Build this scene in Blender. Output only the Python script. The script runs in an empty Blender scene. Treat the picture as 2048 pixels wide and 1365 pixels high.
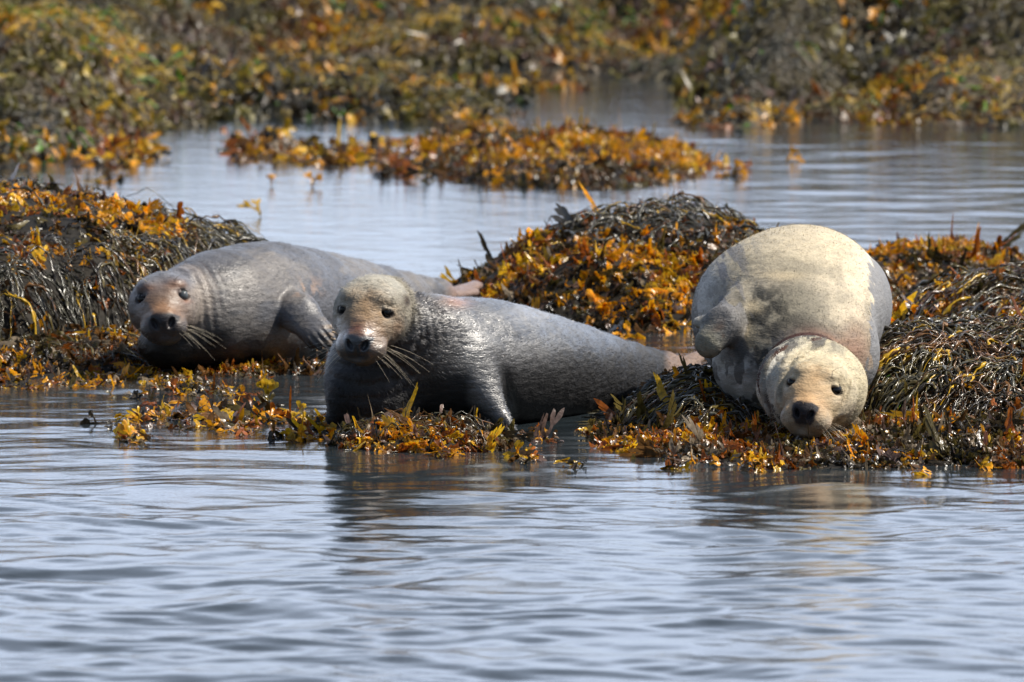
import bpy, math, numpy as np
from math import radians, sin, cos, tan, pi

sc = bpy.context.scene
COL = sc.collection

# ------------------------------------------------------------------ camera
CAM = np.array([0.0, 0.0, 2.5]); PITCH = radians(4.70); FPX = 17280.0   # focal length in pixels of the 2048 px frame
cam = bpy.data.cameras.new('camera'); camo = bpy.data.objects.new('camera', cam); COL.objects.link(camo)
camo.location = CAM; camo.rotation_euler = (pi/2 - PITCH, 0, 0)
cam.sensor_width = 36.0; cam.lens = FPX/2048*36; cam.clip_start = 0.5; cam.clip_end = 3000
cam.dof.use_dof = True; cam.dof.focus_distance = 26.65; cam.dof.aperture_fstop = 6.3
sc.camera = camo

# ------------------------------------------------------------------ sky and sun
SUN_DIR = np.array([0.60, 0.02, 0.78]); SUN_DIR /= np.linalg.norm(SUN_DIR)
SUN_EL = math.asin(SUN_DIR[2]); SUN_AZ = math.atan2(SUN_DIR[0], SUN_DIR[1])
w = bpy.data.worlds.new('World'); sc.world = w; w.use_nodes = True
nt = w.node_tree; N = nt.nodes; L = nt.links
for n in list(N): N.remove(n)
def nd(tree, t, **k):
    n = tree.nodes.new(t)
    for a, b in k.items():
        if a == 'inp':
            for i, v in b.items(): n.inputs[i].default_value = v
        else: setattr(n, a, b)
    return n
sky = nd(nt, 'ShaderNodeTexSky', sky_type='NISHITA', sun_disc=False, sun_elevation=SUN_EL, sun_rotation=SUN_AZ,
         altitude=0, air_density=1.0, dust_density=1.5, ozone_density=1.2)
# broken high cloud: the photograph's sky (seen only in the water) is a milky blue
tc = nd(nt, 'ShaderNodeTexCoord'); mp = nd(nt, 'ShaderNodeMapping'); mp.inputs['Scale'].default_value = (1.5, 1.5, 7.0)
nz = nd(nt, 'ShaderNodeTexNoise', inp={'Scale': 1.6, 'Detail': 6.0, 'Roughness': 0.55})
cr = nd(nt, 'ShaderNodeValToRGB'); cr.color_ramp.elements[0].position = 0.36; cr.color_ramp.elements[1].position = 0.70
cr.color_ramp.elements[0].color = (0.45, 0.45, 0.45, 1); cr.color_ramp.elements[1].color = (0.92, 0.92, 0.92, 1)
mx = nd(nt, 'ShaderNodeMixRGB'); mx.inputs[2].default_value = (18.2, 20.9, 26.4, 1)
bg = nd(nt, 'ShaderNodeBackground'); bg.inputs[1].default_value = 0.068
wo = nd(nt, 'ShaderNodeOutputWorld')
L.new(tc.outputs['Generated'], mp.inputs[0]); L.new(mp.outputs[0], nz.inputs['Vector']); L.new(nz.outputs[0], cr.inputs[0])
sx = nd(nt, 'ShaderNodeSeparateXYZ'); L.new(tc.outputs['Generated'], sx.inputs[0])
mz = nd(nt, 'ShaderNodeMapRange', inp={1: 0.20, 2: 0.75, 3: 1.0, 4: 0.0}); my = nd(nt, 'ShaderNodeMapRange', inp={1: -0.1, 2: 0.55, 3: 0.07, 4: 1.0})
m1 = nd(nt, 'ShaderNodeMath', operation='MULTIPLY'); m2 = nd(nt, 'ShaderNodeMath', operation='MULTIPLY')     # cloud shaped by direction: low over the far shore, cut elsewhere to limit fill
L.new(sx.outputs['Z'], mz.inputs[0]); L.new(sx.outputs['Y'], my.inputs[0]); L.new(mz.outputs[0], m1.inputs[0]); L.new(my.outputs[0], m1.inputs[1])
L.new(cr.outputs[0], m2.inputs[0]); L.new(m1.outputs[0], m2.inputs[1]); L.new(m2.outputs[0], mx.inputs[0]); L.new(sky.outputs[0], mx.inputs[1]); L.new(mx.outputs[0], bg.inputs[0]); L.new(bg.outputs[0], wo.inputs[0])
sl = bpy.data.lights.new('sun', 'SUN'); so = bpy.data.objects.new('sun', sl); COL.objects.link(so)
sl.energy = 5.0; sl.angle = radians(0.6); sl.color = (1.0, 0.93, 0.82)
from mathutils import Vector
so.rotation_euler = Vector(-SUN_DIR).to_track_quat('-Z', 'Y').to_euler()
sc.view_settings.view_transform = 'Standard'; sc.view_settings.look = 'None'
sc.view_settings.exposure = 0.33; sc.view_settings.gamma = 1.0
sc.render.engine = 'CYCLES'
sc.cycles.max_bounces = 6; sc.cycles.diffuse_bounces = 3; sc.cycles.glossy_bounces = 3; sc.cycles.transmission_bounces = 3
sc.cycles.transparent_max_bounces = 4; sc.cycles.sample_clamp_indirect = 6.0; sc.cycles.caustics_reflective = False
sc.cycles.use_denoising = True

# ------------------------------------------------------------------ helpers
FW = np.array([0, cos(PITCH), -sin(PITCH)]); RT = np.array([1.0, 0, 0]); UP = np.array([0, sin(PITCH), cos(PITCH)])
def P(px, py, D):
    """world point at photograph pixel (px,py) standing D metres away along world +Y"""
    d = FW + (px-1024)/FPX*RT + (682.5-py)/FPX*UP
    return CAM + d*(D/d[1])
def X(px, D): return float(P(px, 682.5, D)[0])
def DW(py, z=0.0):
    """distance at which a pixel row meets height z"""
    d = FW + (682.5-py)/FPX*UP
    return float((CAM[2]-z)/(-d[2])*d[1])

rng = np.random.RandomState(7)
_tab = np.random.RandomState(11).rand(4096).astype(np.float32)
def _h(i, j, k): return _tab[(i*73856093 ^ j*19349663 ^ k*83492791) & 4095]
def vnoise(p):
    """smooth value noise, 0..1; p (n,3)"""
    p = np.asarray(p, np.float64); i = np.floor(p).astype(np.int64); f = p-i; f = f*f*(3-2*f)
    x, y, z = i[:, 0], i[:, 1], i[:, 2]; r = 0
    for a in (0, 1):
        for b in (0, 1):
            for c in (0, 1):
                wgt = (f[:, 0] if a else 1-f[:, 0])*(f[:, 1] if b else 1-f[:, 1])*(f[:, 2] if c else 1-f[:, 2])
                r = r + wgt*_h(x+a, y+b, z+c)
    return r
def fbm(p, o=3, g=0.5):
    p = np.asarray(p, float); s = 0; a = 1; t = 0
    for k in range(o):
        s = s + a*vnoise(p*(2.03**k)+17.3*k); t += a; a *= g
    return s/t
def ss(a, b, x):
    t = np.clip((x-a)/(b-a), 0, 1); return t*t*(3-2*t)

def mesh_obj(name, v, f, mat=None, parent=None, col=None, smooth=True):
    """v (n,3); f (m,k) int array of equal sized faces"""
    v = np.asarray(v, np.float32); f = np.asarray(f, np.int32)
    me = bpy.data.meshes.new(name); k = f.shape[1]
    me.vertices.add(len(v)); me.vertices.foreach_set('co', v.ravel())
    me.loops.add(f.size); me.loops.foreach_set('vertex_index', f.ravel())
    me.polygons.add(len(f)); me.polygons.foreach_set('loop_start', np.arange(0, f.size, k, dtype=np.int32))
    me.polygons.foreach_set('use_smooth', np.full(len(f), smooth, dtype=bool))
    me.update(calc_edges=True)
    if col is not None:
        a = me.color_attributes.new('tint', 'FLOAT_COLOR', 'POINT')
        c = np.ones((len(v), 4), np.float32); c[:, :col.shape[1]] = col; a.data.foreach_set('color', c.ravel())
    if mat: me.materials.append(mat)
    o = bpy.data.objects.new(name, me); COL.objects.link(o)
    if parent is not None:
        o.parent = parent; o.matrix_parent_inverse = parent.matrix_world.inverted()
    return o
def empty(name, loc):
    o = bpy.data.objects.new(name, None); COL.objects.link(o); o.location = loc; o.empty_display_size = 0.1
    bpy.context.view_layer.update(); return o
def tag(o, label=None, cat=None, group=None, kind=None):
    if label: o['label'] = label
    if cat: o['category'] = cat
    if group: o['group'] = group
    if kind: o['kind'] = kind
    return o

# ------------------------------------------------------------------ materials
def mat_new(name):
    m = bpy.data.materials.new(name); m.use_nodes = True; t = m.node_tree
    for n in list(t.nodes): t.nodes.remove(n)
    out = nd(t, 'ShaderNodeOutputMaterial'); return m, t, out
def mat_seal(name, rough, spec, bump, nscale=260, coat=0.0, rnoise=0.15):
    m, t, out = mat_new(name); l = t.links
    at = nd(t, 'ShaderNodeAttribute', attribute_name='tint'); b = nd(t, 'ShaderNodeBsdfPrincipled')
    geo = nd(t, 'ShaderNodeTexCoord'); mpp = nd(t, 'ShaderNodeMapping'); mpp.inputs['Scale'].default_value = (0.55, 0.55, 1.5)
    n1 = nd(t, 'ShaderNodeTexNoise', inp={'Scale': nscale, 'Detail': 2.0}); n2 = nd(t, 'ShaderNodeTexNoise', inp={'Scale': 45.0, 'Detail': 4.0})
    l.new(geo.outputs['Object'], mpp.inputs[0]); l.new(mpp.outputs[0], n1.inputs['Vector']); l.new(mpp.outputs[0], n2.inputs['Vector'])
    mr = nd(t, 'ShaderNodeMapRange', inp={1: 0.3, 2: 0.7, 3: 0.84, 4: 1.14}); l.new(n1.outputs[0], mr.inputs[0])
    mr2 = nd(t, 'ShaderNodeMapRange', inp={1: 0.3, 2: 0.7, 3: 0.86, 4: 1.12}); l.new(n2.outputs[0], mr2.inputs[0])
    mm = nd(t, 'ShaderNodeMath', operation='MULTIPLY'); l.new(mr.outputs[0], mm.inputs[0]); l.new(mr2.outputs[0], mm.inputs[1])
    vm = nd(t, 'ShaderNodeVectorMath', operation='SCALE'); l.new(at.outputs['Color'], vm.inputs[0]); l.new(mm.outputs[0], vm.inputs['Scale'])
    l.new(vm.outputs[0], b.inputs['Base Color'])
    rr = nd(t, 'ShaderNodeMapRange', inp={1: 0.3, 2: 0.7, 3: rough-rnoise, 4: rough+rnoise}); l.new(n2.outputs[0], rr.inputs[0]); 
    dry = nd(t, 'ShaderNodeMapRange', inp={1: 1.0, 2: 0.0, 3: 0.0, 4: 0.34}); l.new(at.outputs['Alpha'], dry.inputs[0]); ra = nd(t, 'ShaderNodeMath', operation='ADD', use_clamp=True)
    l.new(rr.outputs[0], ra.inputs[0]); l.new(dry.outputs[0], ra.inputs[1]); l.new(ra.outputs[0], b.inputs['Roughness'])
    sp = nd(t, 'ShaderNodeMapRange', inp={1: 0.0, 2: 1.0, 3: spec*.35, 4: spec}); l.new(at.outputs['Alpha'], sp.inputs[0]); l.new(sp.outputs[0], b.inputs['Specular IOR Level'])
    ct = nd(t, 'ShaderNodeMapRange', inp={1: 0.3, 2: 1.0, 3: 0.0, 4: coat}); l.new(at.outputs['Alpha'], ct.inputs[0]); l.new(ct.outputs[0], b.inputs['Coat Weight']); b.inputs['Coat Roughness'].default_value = 0.38
    bp = nd(t, 'ShaderNodeBump', inp={'Strength': bump, 'Distance': 0.004}); l.new(n1.outputs[0], bp.inputs['Height'])
    bp2 = nd(t, 'ShaderNodeBump', inp={'Strength': bump*0.7, 'Distance': 0.02}); l.new(n2.outputs[0], bp2.inputs['Height']); l.new(bp.outputs[0], bp2.inputs['Normal'])
    l.new(bp2.outputs[0], b.inputs['Normal']); l.new(b.outputs[0], out.inputs[0]); return m
def mat_weed(name, rough=0.28, trans=0.35, spec=0.6):
    m, t, out = mat_new(name); l = t.links
    at = nd(t, 'ShaderNodeAttribute', attribute_name='tint'); b = nd(t, 'ShaderNodeBsdfPrincipled')
    geo = nd(t, 'ShaderNodeTexCoord'); n1 = nd(t, 'ShaderNodeTexNoise', inp={'Scale': 70.0, 'Detail': 3.0}); l.new(geo.outputs['Object'], n1.inputs['Vector'])
    mr = nd(t, 'ShaderNodeMapRange', inp={1: 0.3, 2: 0.7, 3: 0.55, 4: 1.3}); l.new(n1.outputs[0], mr.inputs[0])
    vm = nd(t, 'ShaderNodeVectorMath', operation='SCALE'); l.new(at.outputs['Color'], vm.inputs[0]); l.new(mr.outputs[0], vm.inputs['Scale'])
    l.new(vm.outputs[0], b.inputs['Base Color']); b.inputs['Roughness'].default_value = rough; b.inputs['Specular IOR Level'].default_value = spec
    bp = nd(t, 'ShaderNodeBump', inp={'Strength': 0.5, 'Distance': 0.004}); l.new(n1.outputs[0], bp.inputs['Height']); l.new(bp.outputs[0], b.inputs['Normal'])
    if trans > 0:
        tr = nd(t, 'ShaderNodeBsdfTranslucent'); l.new(vm.outputs[0], tr.inputs[0]); ms = nd(t, 'ShaderNodeMixShader', inp={0: trans})
        l.new(b.outputs[0], ms.inputs[1]); l.new(tr.outputs[0], ms.inputs[2]); l.new(ms.outputs[0], out.inputs[0])
    else: l.new(b.outputs[0], out.inputs[0])
    return m
def mat_plain(name, colr, rough, spec=0.5, coat=0.0, noise=None):
    m, t, out = mat_new(name); b = nd(t, 'ShaderNodeBsdfPrincipled'); b.inputs['Base Color'].default_value = (*colr, 1)
    b.inputs['Roughness'].default_value = rough; b.inputs['Specular IOR Level'].default_value = spec; b.inputs['Coat Weight'].default_value = coat
    if noise:
        g = nd(t, 'ShaderNodeTexCoord'); n1 = nd(t, 'ShaderNodeTexNoise', inp={'Scale': noise, 'Detail': 6.0}); r = nd(t, 'ShaderNodeValToRGB')
        r.color_ramp.elements[0].position = 0.3; r.color_ramp.elements[1].position = 0.7
        r.color_ramp.elements[0].color = (*[c*0.35 for c in colr], 1); r.color_ramp.elements[1].color = (*[c*1.5 for c in colr], 1)
        t.links.new(g.outputs['Object'], n1.inputs['Vector']); t.links.new(n1.outputs[0], r.inputs[0]); t.links.new(r.outputs[0], b.inputs['Base Color'])
        bp = nd(t, 'ShaderNodeBump', inp={'Strength': 0.8, 'Distance': 0.03}); t.links.new(n1.outputs[0], bp.inputs['Height']); t.links.new(bp.outputs[0], b.inputs['Normal'])
    t.links.new(b.outputs[0], out.inputs[0]); return m
def mat_water():
    m, t, out = mat_new('water_surface'); l = t.links
    b = nd(t, 'ShaderNodeBsdfPrincipled'); b.inputs['Base Color'].default_value = (0.022, 0.030, 0.036, 1)
    b.inputs['Roughness'].default_value = 0.03; b.inputs['IOR'].default_value = 1.333
    g = nd(t, 'ShaderNodeTexCoord'); mpp = nd(t, 'ShaderNodeMapping'); mpp.inputs['Scale'].default_value = (1.0, 2.0, 1.0); mpp.inputs['Rotation'].default_value = (0, 0, 0.2)
    n1 = nd(t, 'ShaderNodeTexNoise', inp={'Scale': 20.0, 'Detail': 4.0, 'Roughness': 0.6}); l.new(g.outputs['Object'], mpp.inputs[0]); l.new(mpp.outputs[0], n1.inputs['Vector'])
    bp = nd(t, 'ShaderNodeBump', inp={'Strength': 0.32, 'Distance': 0.0030}); l.new(n1.outputs[0], bp.inputs['Height']); l.new(bp.outputs[0], b.inputs['Normal'])
    l.new(b.outputs[0], out.inputs[0]); return m
M_WATER = mat_water()
M_LEAF = mat_weed('bladder_wrack', 0.27, 0.38)
M_WRACK = mat_weed('knotted_wrack', 0.25, 0.10, 0.7)
M_FAR = mat_weed('far_weed', 0.38, 0.30)
M_ROCK = mat_plain('weedy_rock', (0.014, 0.011, 0.007), 0.75, 0.3, noise=9.0)
M_SHORE = mat_plain('shore_ground', (0.07, 0.055, 0.03), 0.7, noise=6.0)
M_BED = mat_plain('seabed', (0.04, 0.035, 0.02), 0.9, noise=2.0)
M_EYE = mat_plain('eye', (0.004, 0.003, 0.004), 0.06, 0.45)
M_EYE_PALE = mat_plain('eye_painted_glare', (0.07, 0.08, 0.085), 0.1, 0.6)  # grey reflection on the eye painted as its base colour
M_WHISK = mat_plain('whisker', (0.75, 0.66, 0.5), 0.4)
M_CLAW = mat_plain('claw', (0.45, 0.32, 0.2), 0.4)

# ------------------------------------------------------------------ water and sea bed
def strip_grid(xs, ys, zf, name, mat):
    gx, gy = np.meshgrid(xs, ys); v = np.stack([gx.ravel(), gy.ravel(), np.zeros(gx.size)], 1)
    v[:, 2] = zf(v[:, 0], v[:, 1]); nx, ny = len(xs), len(ys)
    i = (np.arange(ny-1)[:, None]*nx+np.arange(nx-1)[None]).ravel()
    return mesh_obj(name, v, np.stack([i, i+1, i+1+nx, i+nx], 1), mat)
_wr = np.random.RandomState(5)
WAVES = []
for k in range(46):
    lam = 0.075*(1.0+_wr.rand()*0.5)*(1.055**k)               # wavelength 0.08 .. 2 m
    th = radians(_wr.normal(100, 42)); WAVES.append((2*pi/lam, cos(th), sin(th), _wr.rand()*6.28, lam))
def wave_z(x, y):
    """ripples: livelier close to the camera, quieter near the seals, glassy streaks behind"""
    p = np.stack([x*0.7, y*0.45, np.zeros_like(x)], 1)
    near = 1-ss(22.0, 26.0, y); far = ss(31, 36, y)
    patch = 0.45+1.1*fbm(p+3.1, 3)
    z = np.zeros_like(x); wx = x+0.10*(vnoise(p*4+9)-.5); wy = y+0.35*(vnoise(p*3+5)-.5)
    for k, cx_, sy_, ph, lam in WAVES:
        slope = 0.0100*(1.35-0.35*ss(0.10, 0.3, lam))*(1-0.6*ss(0.45, 1.2, lam))
        A = slope*lam/6.28
        g = 0.62+0.9*near-0.15*far
        if lam > .35: g = g*(1-far*.75*ss(1.6, .4, x))
        z += A*g*np.sin(k*(wx*cx_+wy*sy_)+ph)
    return z*patch*(1-0.6*ss(60, 90, y))
xs = np.concatenate([-np.geomspace(3.4, 250, 22)[::-1], np.arange(-3.35, 3.36, 0.022), np.geomspace(3.4, 250, 22)])
ys = [2.0, 8.0, 14.0, 17.0, 18.5]; yv = 19.0
while yv < 44: ys.append(yv); yv += 0.012+0.0009*max(0, yv-22)**1.25
while yv < 62: ys.append(yv); yv += 0.10
ys += [70, 90, 150, 400]
def wz(x, y):
    z = wave_z(x, y); lim = (np.abs(x) < 3.38) & (y > 18.9) & (y < 62); return np.where(lim, z, 0)
wat = strip_grid(xs, np.array(ys), wz, 'water', M_WATER); tag(wat, 'rippled blue grey sea water reflecting the sky', kind='structure')
bed = strip_grid(np.linspace(-260, 260, 30), np.linspace(0, 420, 30), lambda x, y: -0.7+0*x, 'seabed', M_BED); tag(bed, 'sandy brown sea bed under the water', kind='structure')

# ------------------------------------------------------------------ signed distance seals
def smin(a, b, k):
    h = np.maximum(k-np.abs(a-b), 0)/k; return np.minimum(a, b)-h*h*k*0.25
def smax(a, b, k): return -smin(-a, -b, k)
def ell(p, c, r, R=None):
    q = p-np.asarray(c, np.float32)
    if R is not None: q = q@np.asarray(R, np.float32)
    r = np.asarray(r, np.float32); k0 = np.sqrt(((q/r)**2).sum(1)); k1 = np.sqrt(((q/(r*r))**2).sum(1))
    return k0*(k0-1)/np.maximum(k1, 1e-6)
def cone(p, a, b, ra, rb, flat=None):
    """tapered capsule; flat=(dir, factor) squashes along dir"""
    a = np.asarray(a, np.float32); b = np.asarray(b, np.float32); ab = b-a
    t = np.clip(((p-a)@ab)/(ab@ab), 0, 1); q = p-(a+t[:, None]*ab)
    if flat is not None:
        n, fz = flat; n = np.asarray(n, np.float32); n = n/np.linalg.norm(n); d = q@n
        q = q+(d*(fz-1))[:, None]*n
        return (np.sqrt((q*q).sum(1))-(ra+(rb-ra)*t))/max(1.0, fz*0.7)
    return np.sqrt((q*q).sum(1))-(ra+(rb-ra)*t)
def rotm(yaw, pitch, roll):
    a, b, c = radians(yaw), radians(pitch), radians(roll)
    Rz = np.array([[cos(a), -sin(a), 0], [sin(a), cos(a), 0], [0, 0, 1]])
    Rx = np.array([[1, 0, 0], [0, cos(b), -sin(b)], [0, sin(b), cos(b)]])
    Ry = np.array([[cos(c), 0, sin(c)], [0, 1, 0], [-sin(c), 0, cos(c)]])
    return Rz@Rx@Ry
EYE = np.array([0.067, -0.096, 0.0])
class Head:
    def __init__(s, px, py, D, yaw, pitch, roll, sc_=1.0, lid=0.0, nos=1.0):
        s.nos = nos
        s.R = rotm(yaw, pitch, roll); s.s = sc_; s.lid = lid
        s.C = P(px, py, D)-s.R@np.array([0, EYE[1], 0])*sc_
    def loc(s, p): return ((p-s.C.astype(np.float32))@s.R.astype(np.float32))/s.s
    def wld(s, q): return s.C+(np.asarray(q, float)*s.s)@s.R.T
    def sdf(s, p):
        q = s.loc(p); qa = q.copy(); qa[:, 0] = np.abs(qa[:, 0])
        d = ell(q, (0, .035, -.022), (.111, .145, .086))
        d = smin(d, ell(qa, (.046, -.030, -.060), (.060, .090, .060)), .06)
        d = smin(d, cone(q, (0, -.03, -.006), (0, -.150, -.078), .084, .062), .06)
        d = smin(d, ell(qa, (.048, -.074, .040), (.030, .034, .018)), .03)          # brow
        jaw = ell(q, (0, -.118, -.136), (.052, .074, .026)); d = smin(d, jaw, .014)
        d = smin(d, ell(qa, (.036, -.156, -.100), (.044, .050, .038)), .020)        # whisker pads
        d = smin(d, ell(q, (0, -.190, -.070), (.040, .027, .030)), .016)            # nose
        # philtrum groove, nostrils, mouth line, eye sockets
        d = smax(d, -cone(q, (0, -.2195, -.088), (0, -.205, -.118), .004, .003), .008)
        Rn = rotm(0, 0, 26)
        d = smax(d, -ell(qa, (.0205*s.nos, -.214, -.077-.007*(s.nos > 1.3)), (.0080*s.nos, .020, .0155*s.nos), Rn), .006)
        d = smax(d, -ell(qa, (.067, -.101, .0), (.0215, .018, .0180)), .012)
        # lids: soft rims above and below the eyeball
        lid = smin(cone(qa, (.046, -.106, .003), (.064, -.1055, .0150-s.lid), .005, .0062), cone(qa, (.064, -.1055, .0150-s.lid), (.086, -.090, .004), .0062, .0055), .004)
        lid2 = smin(cone(qa, (.046, -.106, -.003), (.066, -.1045, -.0150), .0045, .0050), cone(qa, (.066, -.1045, -.0150), (.086, -.090, -.002), .0050, .0050), .004)
        d = smin(d, smin(lid, lid2, .004), .008)
        return d*s.s
def surface(f, lo, hi, h, levels=2, relax=3):
    lo = np.asarray(lo, np.float32); n = np.ceil((np.asarray(hi)-lo)/h).astype(int)+1
    ax = [lo[i]+h*np.arange(n[i], dtype=np.float32) for i in range(3)]
    val = np.empty(n, np.float32)
    for i in range(0, n[0], 24):
        g = np.stack(np.meshgrid(ax[0][i:i+24], ax[1], ax[2], indexing='ij'), -1)
        val[i:i+24] = f(g.reshape(-1, 3)).reshape(g.shape[:3])
    s = val < 0; quads = []
    ids = lambda i, j, k: (i*(n[1]-1)+j)*(n[2]-1)+k
    for a in range(3):
        b, c = (a+1) % 3, (a+2) % 3
        sl0 = [slice(None)]*3; sl1 = [slice(None)]*3; sl0[a] = slice(0, -1); sl1[a] = slice(1, None)
        for q in (sl0, sl1): q[b] = slice(1, -1); q[c] = slice(1, -1)
        s0 = s[tuple(sl0)]; s1 = s[tuple(sl1)]
        for flip in (0, 1):
            idx = np.argwhere((s0 & ~s1) if flip == 0 else (~s0 & s1)); idx[:, b] += 1; idx[:, c] += 1
            qd = []
            for db, dc in ((-1, -1), (0, -1), (0, 0), (-1, 0)):
                t = idx.copy(); t[:, b] += db; t[:, c] += dc; qd.append(ids(t[:, 0], t[:, 1], t[:, 2]))
            qd = np.stack(qd, 1); quads.append(qd if flip == 0 else qd[:, ::-1])
    q = np.concatenate(quads); u, inv = np.unique(q, return_inverse=True); q = inv.reshape(q.shape)
    k = u % (n[2]-1); j = (u//(n[2]-1)) % (n[1]-1); i = u//((n[2]-1)*(n[1]-1))
    v = (lo+h*(np.stack([i, j, k], 1)+0.5)).astype(np.float32)
    E = np.array([[1, -1, -1], [-1, -1, 1], [-1, 1, -1], [1, 1, 1]], np.float32)
    def grad(v, e):
        g = sum(E[m]*f(v+E[m]*e)[:, None] for m in range(4)); return g/np.maximum(np.linalg.norm(g, axis=1, keepdims=True), 1e-9)
    def proj(v, e, it):
        for _ in range(it): v = v-np.clip(f(v), -2*h, 2*h)[:, None]*grad(v, e)
        return v
    def lap(v, q, a):
        acc = np.zeros_like(v); cnt = np.zeros(len(v), np.float32)
        for m in range(4):
            for o in (1, 3):
                for ax_ in range(3): acc[:, ax_] += np.bincount(q[:, m], v[q[:, (m+o) % 4], ax_], len(v))
                cnt += np.bincount(q[:, m], minlength=len(v))
        return v+a*(acc/cnt[:, None]-v)
    for _ in range(relax): v = lap(proj(v, h*.3, 1), q, 0.6)
    v = proj(v, h*.3, 2)
    for lv in range(levels):
        ed = np.concatenate([np.stack([q[:, m], q[:, (m+1) % 4]], 1) for m in range(4)]); ed.sort(1)
        key = ed[:, 0].astype(np.int64)*len(v)+ed[:, 1]; uk, inv = np.unique(key, return_inverse=True)
        ev = (v[uk//len(v)]+v[uk % len(v)])/2; fv = v[q].mean(1); nq = len(q); e = inv.reshape(4, nq)+len(v); fc = np.arange(nq)+len(v)+len(uk)
        q = np.concatenate([np.stack([q[:, m], e[m], fc, e[(m+3) % 4]], 1) for m in range(4)]); v = np.concatenate([v, ev, fv]).astype(np.float32)
        v = proj(lap(v, q, 0.5), h*.25/(lv+1), 2)
    v = lap(v, q, 0.25)
    return v, q, grad(v, h*.2)

def tube(pts, r0, r1, n=5):
    pts = np.asarray(pts, float); m = len(pts); T = np.gradient(pts, axis=0); T /= np.linalg.norm(T, axis=1, keepdims=True)
    A = np.cross(T, [0.3, 0.2, 0.93]); A /= np.linalg.norm(A, axis=1, keepdims=True); B = np.cross(T, A)
    a = np.arange(n)*2*pi/n; r = np.linspace(r0, r1, m)[:, None, None]
    v = pts[:, None]+r*(np.cos(a)[None, :, None]*A[:, None]+np.sin(a)[None, :, None]*B[:, None])
    i, j = np.meshgrid(np.arange(m-1), np.arange(n), indexing='ij'); i = i.ravel(); j = j.ravel(); j2 = (j+1) % n
    return v.reshape(-1, 3), np.stack([i*n+j, i*n+j2, (i+1)*n+j2, (i+1)*n+j], 1)
def sphere(c, r, R=None, nu=24, nv=16):
    u, vv = np.meshgrid(np.arange(nu)*2*pi/nu, np.linspace(0.02, pi-0.02, nv)); u = u.ravel(); vv = vv.ravel()
    p = np.stack([np.cos(u)*np.sin(vv), np.sin(u)*np.sin(vv), np.cos(vv)], 1)*np.asarray(r)
    if R is not None: p = p@R.T
    i, j = np.meshgrid(np.arange(nv-1), np.arange(nu), indexing='ij'); i = i.ravel(); j = j.ravel(); j2 = (j+1) % nu
    return p+c, np.stack([i*nu+j, i*nu+j2, (i+1)*nu+j2, (i+1)*nu+j], 1)

def head_parts(root, hd, seed, eyemats, wl=1.0, left=1.0, right=1.0, wr=.00030):
    r = np.random.RandomState(seed)
    for sgn, em in ((-1, eyemats[0]), (1, eyemats[1])):
        c = hd.wld((sgn*.0670, -.0912, -.0005)); v, f = sphere(c, (.0195*hd.s,)*3); mesh_obj('eye', v, f, em, root)
    for sgn in (-1, 1):
        for k in range(14):
            row = k % 3; col = k//3
            b = np.array([sgn*(.046+.010*col), -.190+.018*col, -.092-.012*row-.002*col])
            d = np.array([sgn*(0.9+.12*r.randn()), -.15+.35*col*.4+.12*r.randn(), -.32-.22*row+.12*r.randn()]); d /= np.linalg.norm(d)
            Ln = (.062+.018*col+.02*r.rand())*wl*(left if sgn < 0 else right); t = np.linspace(0, 1, 8)[:, None]
            pts = b+d*t*Ln+np.array([0, .02, -.20])*(t**2)*Ln
            v, f = tube(hd.wld(pts), wr, .00016, 4); mesh_obj('whisker', v, f, M_WHISK, root)
        for k in range(3):                                                # brow whiskers
            b = np.array([sgn*.044, -.098, .050]); d = np.array([sgn*(.25+.5*r.rand()), -.35, .8]); t = np.linspace(0, 1, 6)[:, None]
            pts = b+d*t*.042+np.array([sgn*.3, 0, -.15])*(t**2)*.04; v, f = tube(hd.wld(pts), .0005, .00016, 4); mesh_obj('whisker', v, f, M_WHISK, root)

def mixc(c, col, m): return c+(np.asarray(col, np.float32)[None]-c)*np.clip(m, 0, 1)[:, None]
def gau(q, c, r): return np.exp(-(((q-np.asarray(c))/np.asarray(r))**2).sum(1))
def face_colour(c, hd, v, tan_, crown, nose=(.022, .02, .024), brown=(.16, .075, .04), mask=1.0, noseR=1.0, muzzle=.5, lip=.75):
    q = hd.loc(v); qa = q.copy(); qa[:, 0] = np.abs(qa[:, 0]); n = fbm(v*55, 3)
    face = ss(.15, .95, gau(q, (0, -.12, -.03), (.10, .13, .105))*1.2+(n-.5)*.35)*(.55+.75*fbm(v*16+7, 2))
    c = mixc(c, crown, ss(.2, .7, gau(q, (0, -.02, .07), (.13, .13, .07))*1.1+(n-.5)*.25)*mask)
    c = mixc(c, tan_, face)
    c = mixc(c, brown, gau(q, (0.0, -.17, -.055), (.045, .05, .035))*muzzle*1.6*(0.5+n))
    zz = q[:, 2]/noseR+.076; wv = .040+.28*zz-2.2*np.maximum(zz-.022, 0)
    c = mixc(c, nose, ss(-.005, .005, wv*noseR-qa[:, 0]+.012*(n-.5))*ss(-.046, -.036, zz+.01*(n-.5))*ss(.040, .030, zz+.01*(n-.5))*(q[:, 1] < -.15))
    c = mixc(c, nose, ss(.5, .8, gau(qa, (.066, -.10, -.001), (.037, .04, .0275)))*.85)
    c = mixc(c, nose, ss(.5, .9, gau(q, (0, -.165, -.127), (.05, .045, .008)))*.7)     # mouth line
    c = mixc(c, crown, (gau(qa, (.066, -.10, .022), (.028, .03, .009))+gau(qa, (.066, -.10, -.024), (.026, .03, .008)))*.55)
    c = mixc(c, nose, ss(.45, .8, gau(q, (0, -.19, -.108), (.05, .05, .022))+(n-.5)*.5)*lip)
    # whisker follicles
    fol = (gau(qa, (.046, -.17, -.100), (.03, .05, .028)) > .4) & (vnoise(v*420) > .72); c[fol] *= .45
    return c
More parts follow.
